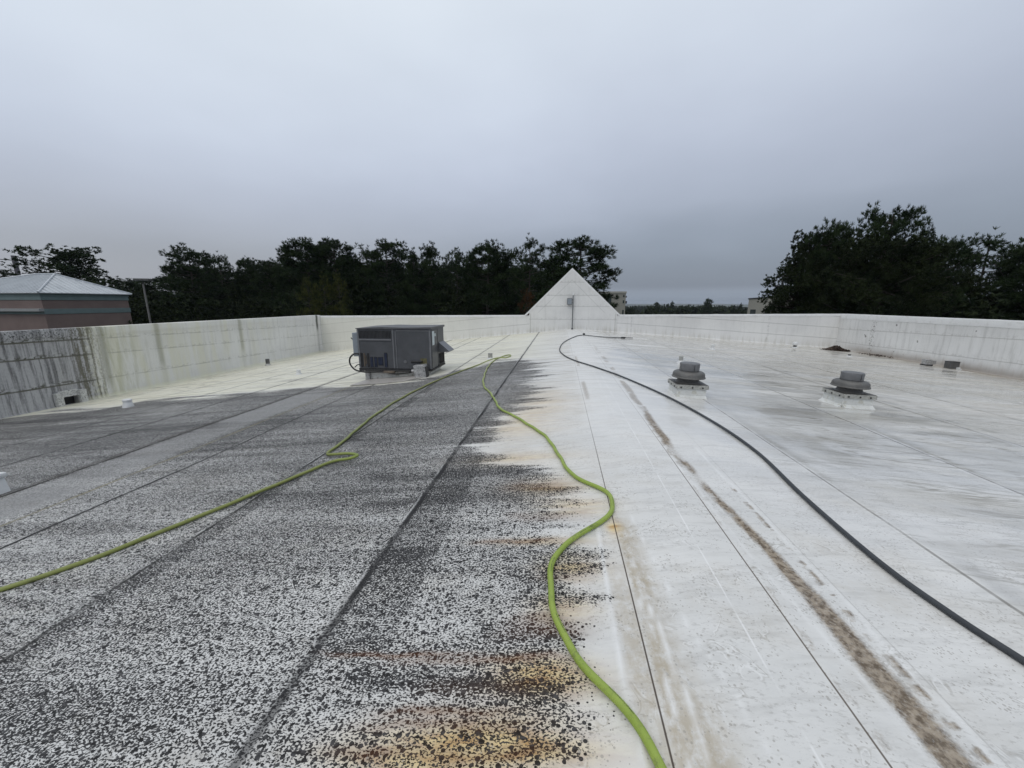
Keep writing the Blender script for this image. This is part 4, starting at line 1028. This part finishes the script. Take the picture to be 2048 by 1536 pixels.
# ------------------------------------------------------------------ neighbouring building on the left
m_pink, g, b = material("dusty_pink_stucco")
P = g.pos(); n = g.noise(P, .5, 4, .6)
c = g.mix(g.ramp(n, .3, .7), (0.160, 0.118, 0.108), (0.190, 0.142, 0.130)); g.put(b.inputs['Base Color'], c); b.inputs['Roughness'].default_value = .85
bump(g, b, g.noise(P, 25, 3, .6), .3, .01)
m_teal = simple("teal_grey_trim", (0.135, 0.185, 0.19), 0.6, var=0.08, scale=1)
m_ledge = simple("pale_grey_ledge", (0.26, 0.27, 0.275), 0.6, var=0.06)
m_mroof, g, b = material("white_standing_seam_roof")
P = g.new('ShaderNodeTexCoord').outputs['Object']; n = g.noise(P, .8, 4, .6)
g.put(b.inputs['Base Color'], g.mix(g.ramp(n, .3, .7), (0.40, 0.43, 0.46), (0.50, 0.53, 0.56))); b.inputs['Roughness'].default_value = .35; b.inputs['Metallic'].default_value = .2
pb = empty("pink_building", (-63.5, 40.0, 0), "low dusty pink building with teal bands and a white hipped metal roof", "building")
hx0, hx1, hy0, hy1 = -9.5, 8.5, -4.3, 4.2          # local extents; east face at world X = -55
q = MB(); q.box(hx0, hx1, hy0, hy1, 0, 9.55); q.build("wall", m_pink, pb)
q = MB(); q.box(hx0 - .06, hx1 + .06, hy0 - .06, hy1 + .06, 8.86, 9.56, .02).box(hx0 - .10, hx1 + .10, hy0 - .10, hy1 + .10, 9.28, 9.565, .02).box(hx0 - .05, hx1 + .05, hy0 - .05, hy1 + .05, 7.36, 7.93, .02); q.build("trim_band", m_teal, pb)
q = MB(); q.box(hx0 - .5, hx1 + .15, hy0 - .5, hy0 - .05, 7.66, 7.96, .02); q.build("ledge", m_ledge, pb)
q = MB(); ov = .35
c4 = [(hx0 - ov, hy0 - ov), (hx1 + ov, hy0 - ov), (hx1 + ov, hy1 + ov), (hx0 - ov, hy1 + ov)]
bm = q.bm; lo4 = [bm.verts.new((x, y, 9.56)) for x, y in c4]; up4 = [bm.verts.new((x, y, 9.64)) for x, y in c4]
ra, rb = bm.verts.new((1.9, 0, 11.85)), bm.verts.new((4.6, 0, 11.85))
bm.faces.new(lo4[::-1])
for i in range(4): bm.faces.new((lo4[i], lo4[(i + 1) % 4], up4[(i + 1) % 4], up4[i]))
bm.faces.new((up4[0], up4[1], rb, ra)); bm.faces.new((up4[1], up4[2], rb)); bm.faces.new((up4[2], up4[3], ra, rb)); bm.faces.new((up4[3], up4[0], ra))
rf = q.build("roof", m_mroof, pb)
q = MB()                                     # standing seams and hip caps
def seam(a, c, r=.045): q.tube([a, c], r, 6)
A1, A2, B1, B2 = Vector((hx1 + ov, hy0 - ov, 9.64)), Vector((hx1 + ov, hy1 + ov, 9.64)), Vector((4.6, 0, 11.85)), Vector((1.9, 0, 11.85))
for i in range(1, 18):
    t = i / 18; e = A1.lerp(A2, t)
    k = (t / .5) if t < .5 else (1 - t) / .5
    topp = e.lerp(Vector((4.6, e.y, 11.85)), 1.0); ln = Vector((4.6 - e.x, 0, 2.21))
    seam(e + Vector((0, 0, .03)), e + ln * k + Vector((0, 0, .03)), .03)
A0 = Vector((hx0 - ov, hy0 - ov, 9.64))
for i in range(1, 38):
    t = i / 38; e = A0.lerp(A1, t); x = e.x
    if x > 4.6: k = (A1.x - x) / (A1.x - 4.6)
    elif x < 1.9: k = (x - A0.x) / (1.9 - A0.x)
    else: k = 1
    seam(e + Vector((0, 0, .03)), e + Vector((0, -A1.y * k, 2.21 * k)) + Vector((0, 0, .03)), .03)
for a, c in ((A1, B1), (A2, B1), (A0, B2), (B1, B2)): seam(a + Vector((0, 0, .04)), c + Vector((0, 0, .04)), .09)
q.build("roof_seams", m_mroof, rf)

# ------------------------------------------------------------------ two tan buildings far off
m_tan = simple("tan_concrete_panel", (0.27, 0.265, 0.235), 0.8, var=0.05, scale=.3)
m_tan2 = simple("tan_concrete_light", (0.34, 0.335, 0.30), 0.8, var=0.05, scale=.3)
m_glass = simple("dark_window_glass", (0.035, 0.045, 0.045), 0.2, var=0.3, scale=.5)
m_gglass = simple("green_spandrel_glass", (0.07, 0.11, 0.095), 0.25, var=0.2, scale=.5)
tb1 = empty("office_building", (12.5, 117.0, -1.0), "tan office block with vertical window strips rising right behind the gable", "building")
q = MB(); q.box(-8, 5.2, -7, 7, 0, 12.35); q.build("wall", m_tan, tb1)
q = MB(); q.box(-8.15, 5.35, -7.15, 7.15, 12.0, 12.55, .03); q.build("roof_edge", m_tan2, tb1)
for x0 in (-3.4, -1.5, .15):
    q = MB(); q.box(x0, x0 + 1.25, -7.06, -6.99, 1, 11.7); f = q.build("window_strip", m_glass, tb1)
    for z0 in (3.0, 7.6):
        q = MB(); q.box(x0 + .02, x0 + 1.23, -7.09, -7.062, z0, z0 + 1.2); q.build("spandrel", m_gglass, f)
q = MB(); q.box(1.5, 1.62, -7.2, -7.0, 0, 12).box(-.25, .0, -7.2, -7.0, 0, 12); q.build("mullion", m_tan2, tb1)
for (z0, z1) in ((2.0, 7.6), (9.4, 10.2), (11.0, 11.6)):
    q = MB(); q.box(4.45, 4.85, -7.06, -6.99, z0, z1); q.build("side_window", m_glass, tb1)
q = MB(); q.box(5.2, 5.7, -6.2, -5.2, 9.3, 10.0, .03); q.build("wall_vent", m_black, tb1)
q = MB(); q.box(5.2, 5.6, -6.0, -5.4, 10.9, 11.4, .03); q.build("wall_lamp", m_black, tb1)
tb2 = empty("office_building", (50.0, 112.0, -1.0), "tan building with a slightly sloping roof line, half hidden behind the large right-hand trees", "building", None, R(-25))
q = MB(); q.prism([(0, 0), (0, 10.5), (8.5, 11.3), (20, 11.5), (20, 0)], 'y', 0, 9); q.build("wall", m_tan, tb2)
q = MB(); q.prism([(-.2, 10.45), (-.2, 10.7), (8.5, 11.5), (20.2, 11.7), (20.2, 11.4), (8.5, 11.25)], 'y', -.2, 9.2); q.build("roof_edge", m_black, tb2)
for x0 in (.6, 3.9, 7.0, 10.3):
    q = MB(); q.box(x0, x0 + 1.3, -.06, .01, 5.2, 7.8); f = q.build("window", m_glass, tb2)
    q = MB(); q.box(x0 - .08, x0 + 1.38, -.12, .0, 5.05, 5.195).box(x0 - .08, x0 - .002, -.10, .0, 5.15, 7.85).box(x0 + 1.302, x0 + 1.38, -.10, .0, 5.15, 7.85).box(x0 - .08, x0 + 1.38, -.12, .0, 7.805, 7.9); q.build("frame", m_tan2, f)

# ------------------------------------------------------------------ light poles, utility pole
m_pole = simple("grey_light_pole", (0.16, 0.155, 0.15), 0.5, 0.3, var=0.1)
def lamp(loc, h, label, rz=0):
    e = empty("light_pole", loc, label, "light pole", "parking lot light poles", rz)
    q = MB(); q.tube([(0, 0, 0), (0, 0, h - .35)], [.10, .07], 12); q.build("pole", m_pole, e, smooth=True)
    q = MB(); q.tube([(0, 0, h - .36), (0, 0, h - .05)], .05, 8); q.build("bracket", m_black, e)
    q = MB(); q.box(-.56, .56, -.30, .30, h - .06, h + .14, .03); hd = q.build("lamp_head", m_gpipe, e)
    q = MB(); q.box(-.48, .48, -.24, .24, h - .075, h - .062); q.build("lens", m_lblue, hd)
lamp((-37.9, 32.0, 0), 10.6, "tall grey light pole with a flat box head beside the pink building", R(25))
lamp((22.9, 44.5, 0), 11.24, "light pole with a flat box head half swallowed by the right-hand trees", R(-20))
up = empty("utility_pole", (-128, 80, 0), "distant utility pole with thin crossarms above the pines behind the pink building", "utility pole")
m_wood = simple("weathered_pole_wood", (0.09, 0.085, 0.095), 0.8, var=0.15)
q = MB(); q.tube([(0, 0, 0), (0, 0, 19.4)], [.55, .42], 10); q.build("pole", m_wood, up)
for (z_, l_) in ((18.3, 4.2), (15.9, 4.6), (13.4, 4.4)):
    q = MB(); q.tube([(.3, 0, z_ + .0), (-l_ * .75, -l_ * .6, z_ + .25)], .10, 6); q.build("crossarm", m_wood, up)
q = MB(); q.tube([(-3.0, -2.4, 18.4), (-3.2, -2.5, 16.0), (-3.1, -2.5, 13.5)], .05, 5)
for z_ in (18.5, 16.1, 13.6): q.tube([(-3.1, -2.5, z_), (-18, -13, z_ - .6), (-40, -28, z_ + .2)], .05, 5)
q.build("wire", m_wood, up)


# ------------------------------------------------------------------ trees
def leaf_mat(name, lo, hi, sc_=0.6):
    m, g, b = material(name)
    P = g.pos(); n = g.noise(P, sc_, 4, .65)
    g.put(b.inputs['Base Color'], g.mix(g.ramp(n, .35, .65), lo, hi)); b.inputs['Roughness'].default_value = .7
    b.inputs['Specular IOR Level'].default_value = 0.08
    return m
M_needle = leaf_mat("pine_needles", (0.010, 0.020, 0.009), (0.033, 0.052, 0.020))
M_leaf = leaf_mat("dark_broad_leaves", (0.009, 0.015, 0.007), (0.029, 0.040, 0.016))
M_yel = leaf_mat("yellow_green_leaves", (0.020, 0.028, 0.010), (0.085, 0.092, 0.025), 1.6)
M_org = leaf_mat("rusty_leaves", (0.02, 0.014, 0.008), (0.085, 0.045, 0.018), 1.8)
M_bark = simple("bark", (0.045, 0.038, 0.032), 0.9, var=0.3, scale=2)


def mesh_from(verts, faces_n, name):
    """verts (N,3); consecutive groups of faces_n vertices form the faces"""
    me = bpy.data.meshes.new(name); n = len(verts)
    me.vertices.add(n); me.vertices.foreach_set('co', verts.astype(np.float32).ravel())
    me.loops.add(n); me.loops.foreach_set('vertex_index', np.arange(n, dtype=np.int32))
    k = n // faces_n
    me.polygons.add(k); me.polygons.foreach_set('loop_start', np.arange(0, n, faces_n, dtype=np.int32)); me.polygons.foreach_set('loop_total', np.full(k, faces_n, dtype=np.int32))
    me.update(); return me


def unit(v): return v / (np.linalg.norm(v, axis=-1, keepdims=True) + 1e-9)


def tufts(rs_, cents, dirs, K, L, wdt, spread):
    """needle tufts: K slim blades bursting from every centre around its direction"""
    n = len(cents)
    c = np.repeat(cents, K, 0); dd = np.repeat(dirs, K, 0)
    d_ = unit(dd + rs_.normal(0, spread, (n * K, 3)))
    l = L * rs_.uniform(.6, 1.15, (n * K, 1))
    side = unit(np.cross(d_, unit(rs_.normal(0, 1, (n * K, 3)))))
    w_ = wdt * rs_.uniform(.7, 1.3, (n * K, 1))
    v = np.stack([c - side * w_ * .35, c + side * w_ * .35, c + d_ * l * .75 + side * w_ * .5, c + d_ * l], 1)
    return v.reshape(-1, 3)


def branch_mesh(segs, name):
    bm = MB()
    for pts_, rr in segs: bm.tube(pts_, rr, 5)
    me = bpy.data.meshes.new(name); bm.bm.to_mesh(me); bm.bm.free(); return me


def make_pine(seed, shape):
    """unit pine: height 18, crown radius about 3.6; returns crown and trunk meshes"""
    rs_ = np.random.RandomState(seed); H = 18.0
    lean = rs_.normal(0, .25, 2)
    def axis(z): return np.array([lean[0] * (z / H) ** 2, lean[1] * (z / H) ** 2, z])
    segs = [([axis(z) for z in np.linspace(0, H - .6, 8)], [.24 * (1 - .85 * k / 7) + .02 for k in range(8)])]
    cents, dirs = [], []
    zb_ = {'round': 5.0, 'open': 7.5, 'spire': 3.0, 'flat': 6.0}[shape]
    nb = {'round': 62, 'open': 34, 'spire': 66, 'flat': 70}[shape]
    for i in range(nb):
        t = (i + rs_.uniform(0, 1)) / nb; z = zb_ + (H - .7 - zb_) * t
        if shape == 'spire': rad = 3.0 * (1 - t) ** .75 + .5
        elif shape == 'flat': rad = 3.9 * math.sqrt(max(0.02, 1 - t ** 1.6)) + .35
        elif shape == 'open': rad = 3.2 * math.sqrt(max(0.03, 1 - (2 * t - .95) ** 2)) + .4
        else: rad = 3.5 * math.sqrt(max(0.03, 1 - (1.5 * t - .6) ** 2)) + .4
        rad *= rs_.uniform(.55, 1.1)
        a = i * 2.399 + rs_.uniform(-.5, .5)
        rise = rs_.uniform(.05, .5) * (0.6 + .8 * t)
        p0 = axis(z - .5)
        end = p0 + np.array([math.cos(a) * rad, math.sin(a) * rad, rad * rise])
        mid = (p0 + end) / 2 + np.array([0, 0, -.12 * rad])
        segs.append(([p0, mid, end], [.07, .045, .02]))
        nc = 2 if rad < 1.6 else (4 if shape != 'open' else 3)
        for j in range(nc):
            f = rs_.uniform(.45, 1.0) if j else 1.0
            cc = p0 * (1 - f) + end * f + rs_.normal(0, .22, 3)
            cr_ = rs_.uniform(.40, .80)
            m_ = rs_.randint(9, 15)
            off = unit(rs_.normal(0, 1, (m_, 3))) * (rs_.uniform(.25, 1, (m_, 1)) ** .5) * cr_ * np.array([1.15, 1.15, .75])
            cents.append(cc + off); dirs.append(unit(off + np.array([0, 0, .55])))
    cc = axis(H - .6); off = rs_.normal(0, .35, (14, 3)); cents.append(cc + off); dirs.append(unit(off + np.array([0, 0, .9])))
    cents = np.concatenate(cents); dirs = np.concatenate(dirs)
    v = tufts(rs_, cents, dirs, 16, .44, .060, .55)
    return mesh_from(v, 4, "crown"), branch_mesh(segs, "trunk")


def make_broad(seed, dense=1.0):
    """unit dense tree: height 18, crown radius about 5"""
    rs_ = np.random.RandomState(seed); H = 18.0
    segs = [([(0, 0, 0), (.2, .1, 5), (.1, .3, 10), (.2, .2, H - 2)], [.38, .30, .18, .05])]
    cents, dirs = [], []
    nb = int(70 * dense)
    for i in range(nb):
        t = (i + rs_.uniform(0, 1)) / nb; z = 3.0 + (H - 3.6) * t
        rad = 4.6 * math.sqrt(max(0.04, 1 - (1.45 * t - .55) ** 2)) * rs_.uniform(.55, 1.1)
        a = i * 2.399 + rs_.uniform(-.5, .5)
        p0 = np.array([0.1, .2, z - 1.4 * rs_.uniform(.5, 1)]); end = np.array([math.cos(a) * rad, math.sin(a) * rad, z])
        segs.append(([p0, (p0 + end) / 2 + np.array([0, 0, -.2]), end], [.12, .07, .03]))
        for j in range(4):
            f = rs_.uniform(.4, 1.0) if j else 1.0
            cc = p0 * (1 - f) + end * f + rs_.normal(0, .3, 3)
            cr_ = rs_.uniform(.5, 1.05); m_ = rs_.randint(12, 20)
            off = unit(rs_.normal(0, 1, (m_, 3))) * (rs_.uniform(.3, 1, (m_, 1)) ** .4) * cr_ * np.array([1.1, 1.1, .7])
            cents.append(cc + off); dirs.append(unit(off + np.array([0, 0, .4])))
    cents = np.concatenate(cents); dirs = np.concatenate(dirs)
    v = tufts(rs_, cents, dirs, 12, .32, .105, .8)
    return mesh_from(v, 4, "crown"), branch_mesh(segs, "trunk")


VAR = {'round': [make_pine(s, 'round') for s in (1, 2, 3)], 'open': [make_pine(s, 'open') for s in (4, 5)],
       'spire': [make_pine(s, 'spire') for s in (6, 7)], 'flat': [make_pine(s, 'flat') for s in (8, 9)], 'broad': [make_broad(s) for s in (10, 11, 12)]}
for k, lst in VAR.items():
    for (cm, tm) in lst:
        cm.materials.append(M_leaf if k == 'broad' else M_needle); tm.materials.append(M_bark)
tree_rng = random.Random(77)


def tree(kind, vi, dx, dy, tn, dist, wscale, label, group, name="pine_tree", mat=None, base=0.0):
    """dx, dy: heading from the roof; tn: slope of the sight line to its top; dist: metres away"""
    top = EYE[2] + tn * dist
    Hh = top - base; s = Hh / 18.0
    cm, tm = VAR[kind][vi % len(VAR[kind])]
    e = bpy.data.objects.new(name, None); e.location = (dx * dist, dy * dist, base); e.scale = (wscale, wscale, s); e.rotation_euler = (0, 0, tree_rng.uniform(0, 6.28))
    col.objects.link(e); tag(e, label, "tree", group)
    o = bpy.data.objects.new("crown", cm); col.objects.link(o); o.parent = e
    if mat: o.material_slots[0].link = 'OBJECT'; o.material_slots[0].material = mat
    o = bpy.data.objects.new("trunk", tm); col.objects.link(o); o.parent = e
    return e


GP = "pines along the tree line behind the left and far parapets"
T = [
 ('broad', 1, -0.817, 0.577, 0.0926, 92, 1.35, "broad domed tree spreading right behind the white hipped roof"),
 ('open', 0, -0.855, 0.519, 0.0500, 110, 1.1, "small pine top at the far left edge behind the pink building"),
 ('open', 1, -0.838, 0.545, 0.0420, 120, 1.0, "little pine tuft next to the distant utility pole"),
 ('flat', 1, -0.776, 0.631, 0.0430, 100, 1.3, "low loose pine between the pink building and the left light pole"),
 ('round', 0, -0.742, 0.670, 0.0520, 88, 1.2, "low round pine just right of the left light pole"),
 ('round', 1, -0.716, 0.698, 0.1020, 78, 1.12, "tall round-headed pine, first tall one right of the left light pole"),
 ('open', 0, -0.682, 0.731, 0.0940, 84, .78, "thin pine with a small tufted head, right of the tall round-headed one"),
 ('flat', 1, -0.646, 0.763, 0.0915, 82, .95, "flat-headed medium pine in the dip left of the highest pines"),
 ('round', 2, -0.620, 0.785, 0.0880, 76, .95, "medium dark pine filling the step up to the highest pines"),
 ('spire', 0, -0.590, 0.807, 0.1262, 70, 1.0, "tall pine with ragged side tufts at the left shoulder of the highest group"),
 ('round', 0, -0.556, 0.831, 0.1400, 68, 1.15, "highest pine of the left tree line, above the yellow-green saplings"),
 ('spire', 1, -0.535, 0.845, 0.1270, 72, 1.0, "pointed pine squeezed between the two highest pines"),
 ('round', 1, -0.510, 0.860, 0.1385, 66, 1.15, "second of the two highest pines, directly left of the gap above the air conditioner"),
 ('open', 1, -0.486, 0.874, 0.1130, 70, .85, "lower pine sloping down to the gap above the air conditioner"),
 ('open', 0, -0.450, 0.893, 0.1210, 66, .9, "loose pine with sky showing through, directly above the air conditioner's left part"),
 ('round', 2, -0.412, 0.911, 0.1390, 64, .95, "open-crowned tall pine above the right part of the air conditioner"),
 ('spire', 0, -0.355, 0.935, 0.1270, 62, .85, "narrow spiky pine with a bare leader, right of the air conditioner"),
 ('spire', 1, -0.317, 0.948, 0.1430, 62, .95, "tall spire-shaped pine right of the narrow spiky one"),
 ('open', 1, -0.256, 0.967, 0.1305, 64, .75, "small-headed pine between the tall spire and the broad dark pine"),
 ('spire', 0, -0.217, 0.976, 0.1215, 66, .8, "shorter pine tucked against the left side of the broad dark pine"),
 ('round', 0, -0.184, 0.983, 0.1492, 60, 1.1, "broad dark pine left of the open-crowned pine near the gable"),
 ('round', 1, -0.140, 0.990, 0.1230, 62, .85, "dark shoulder pine right below the broad dark pine"),
 ('open', 0, -0.077, 0.997, 0.1560, 57, .82, "open see-through pine with bare upper limbs, left of the gable peak"),
 ('spire', 1, -0.020, 1.000, 0.1230, 58, .8, "short pine behind the left rake of the gable"),
 ('round', 2, 0.047, 0.999, 0.1520, 54, 1.36, "large rounded pine right behind the gable peak"),
]
for i, (k, vi, dx, dy, tn, ds, ws, lb) in enumerate(T): tree(k, vi, dx, dy, tn, ds, ws, lb, GP, mat=M_needle if k == 'broad' else None)
GR = "large trees behind the right parapet"
T2 = [
 ('broad', 0, 0.480, 0.877, 0.0960, 46, .66, "lowest left-hand tree of the big right-hand group, beside the half-hidden light pole"),
 ('broad', 1, 0.496, 0.868, 0.1385, 47, .62, "left shoulder tree of the big right-hand group"),
 ('round', 0, 0.519, 0.855, 0.1555, 46, .62, "pointed left top of the big right-hand tree group"),
 ('broad', 2, 0.551, 0.835, 0.1270, 45, .72, "middle tree of the big right-hand group, under a small tufted top"),
 ('open', 1, 0.550, 0.835, 0.1510, 48, .45, "small tufted top between the two tallest right-hand trees"),
 ('round', 1, 0.586, 0.810, 0.1660, 45, .62, "tallest tree of the right-hand group with a square head"),
 ('broad', 0, 0.590, 0.807, 0.1250, 43, .80, "dense tree below the tallest right-hand one, with pale limbs"),
 ('broad', 1, 0.612, 0.791, 0.1060, 43, .55, "dense dark tree right of the tallest right-hand one"),
 ('open', 0, 0.622, 0.783, 0.1310, 47, .36, "thin tuft sticking up at the right of the big right-hand group"),
 ('round', 2, 0.636, 0.772, 0.1030, 46, .55, "right shoulder tree of the big right-hand group"),
 ('open', 0, 0.678, 0.735, 0.1065, 56, .85, "airy flat-topped pine near the right edge of the view"),
 ('open', 1, 0.702, 0.712, 0.0960, 54, .85, "airy pine at the very right edge of the view"),
 ('broad', 2, 0.660, 0.751, 0.0600, 52, .45, "low dark tree in the dip before the airy pines at the right"),
 ('round', 0, 0.722, 0.692, 0.0900, 52, .85, "dark pine beyond the right edge pines"),
]
for (k, vi, dx, dy, tn, ds, ws, lb) in T2: tree(k, vi, dx, dy, tn, ds, ws, lb, GR, name="pine_tree" if k != 'broad' else "dense_tree")
# back row that closes the gaps of both groups
for i in range(34):
    a = R(-57 + i * 1.78 + tree_rng.uniform(-.5, .5))
    if a > R(3): break
    tnn = np.interp(math.degrees(a), [-58, -48, -46, -40, -34, -28, -20, -10, 0, 3], [.030, .035, .07, .075, .10, .10, .105, .10, .105, .06])
    tree(['round', 'flat', 'spire'][i % 3], i, math.sin(a), math.cos(a), float(tnn) - tree_rng.uniform(0, .02), 96 + tree_rng.uniform(-4, 6), 1.5,
         "dark pine of the back row that shows only through gaps of the front pines", "back row pines")
for i in range(9):
    a = R(30.5 + i * 1.9 + tree_rng.uniform(-.4, .4))
    tree('broad', i, math.sin(a), math.cos(a), (.03 if i < 1 else (.075 if i < 5 else .030)) - tree_rng.uniform(0, .02), 60, .95,
         "dark tree of the back row that shows only through gaps of the right-hand group", "back row trees at the right", name="dense_tree")
# young yellow-green trees and the rusty one
for (dx, dy, tn, ds, ws, lb) in ((-0.562, 0.827, 0.056, 50, .30, "yellow-green sapling, left one of the three before the dark pines"),
                                 (-0.535, 0.845, 0.060, 50, .36, "yellow-green sapling, brightest middle one of the three before the dark pines"),
                                 (-0.508, 0.861, 0.066, 50, .30, "yellow-green sapling, right one of the three before the dark pines")):
    tree('open', 0, dx, dy, tn, ds, ws, lb, "yellow-green saplings", name="sapling", mat=M_yel)
tree('open', 1, -0.083, 0.996, 0.034, 46, .30, "small rust-coloured tree left of the gable, under the see-through pine", None, name="sapling", mat=M_org)

# undergrowth at the foot of the tree line
def clump_field(name, label, spec_, mat, L, wd, K, seed, kind='stuff'):
    rs_ = np.random.RandomState(seed); cents = []
    for (x, y, zb_, zt_, rad, n) in spec_:
        p = rs_.normal(0, 1, (n, 3)); p = unit(p) * rs_.uniform(.2, 1, (n, 1)) ** .5
        p = p * np.array([rad, rad, (zt_ - zb_) / 2]) + np.array([x, y, (zt_ + zb_) / 2]); cents.append(p)
    cents = np.concatenate(cents); dirs = unit(rs_.normal(0, 1, cents.shape) + np.array([0, 0, .5]))
    v = tufts(rs_, cents, dirs, K, L, wd, .8)
    o = link(name, mesh_from(v, 4, name), mat); tag(o, label, "undergrowth", kind=kind); return o
rr = random.Random(9); specs = []
for i in range(75):
    a = R(-58 + i * .83); ds = rr.uniform(72, 88) if a < R(-42) else rr.uniform(58, 82)
    specs.append((math.sin(a) * ds, math.cos(a) * ds, 0, rr.uniform(9.5, 13), rr.uniform(2.5, 4), 260))
for i in range(26):
    a = R(29.5 + i * .8); ds = rr.uniform(44, 58)
    specs.append((math.sin(a) * ds, math.cos(a) * ds, 0, rr.uniform(8.5, 11) if i > 1 else 7.5, rr.uniform(1.8, 3), 260))
clump_field("undergrowth", "dark undergrowth filling the foot of the tree lines behind the parapets", specs, M_leaf, .42, .2, 9, 3)

# far wood in the gap between gable and right-hand trees
specs = []; rr = random.Random(19)
for i in range(420):
    a = R(rr.uniform(-8, 42)); ds = 260 + 640 * rr.random() ** 1.3
    zg = float(ground_z(ds, 0)); dep = rr.uniform(.0085, .017) if ds < 500 else rr.uniform(.0065, .010)
    top = 8.6 - dep * ds
    specs.append((math.sin(a) * ds, math.cos(a) * ds, zg, max(zg + 6, top), rr.uniform(3.5, 7), 60))
clump_field("distant_wood", "distant dark wood beyond the far parapet, between the gable and the right-hand trees", specs, M_leaf, 3.0, 1.8, 4, 6)
for (dx, dy, tn, ds, ws, k, lb) in ((0.262, 0.965, 0.0035, 300, .9, 'spire', "small pointed tree poking above the distant wood, right of the tan office block"),
                                    (0.335, 0.942, 0.0095, 260, .9, 'flat', "pale misty pine standing above the distant wood, midway to the right-hand trees"),
                                    (0.230, 0.973, 0.0015, 320, .8, 'round', "low rounded treetop poking from the distant wood nearest the tan office block"),
                                    (0.395, 0.919, -0.001, 300, .8, 'spire', "small dark spire in the distant wood just left of the half-hidden tan building")):
    tree(k, 0, dx, dy, tn, ds, ws, lb, "treetops above the distant wood", base=-9.0)

# ------------------------------------------------------------------ damp air
hz = MB(); hz.box(-7000, 7000, -3000, 7500, -45, 24)
m_hz = bpy.data.materials.new("damp_air"); m_hz.use_nodes = True; nt = m_hz.node_tree; nt.nodes.clear()
ho = nt.nodes.new('ShaderNodeOutputMaterial'); pv = nt.nodes.new('ShaderNodeVolumePrincipled')
pv.inputs['Color'].default_value = (0.80, 0.88, 1.0, 1); pv.inputs['Density'].default_value = 0.00010
nt.links.new(pv.outputs[0], ho.inputs['Volume'])
ho2 = hz.build("haze", m_hz); tag(ho2, "thin damp haze over the distant woods", "haze", kind='stuff')
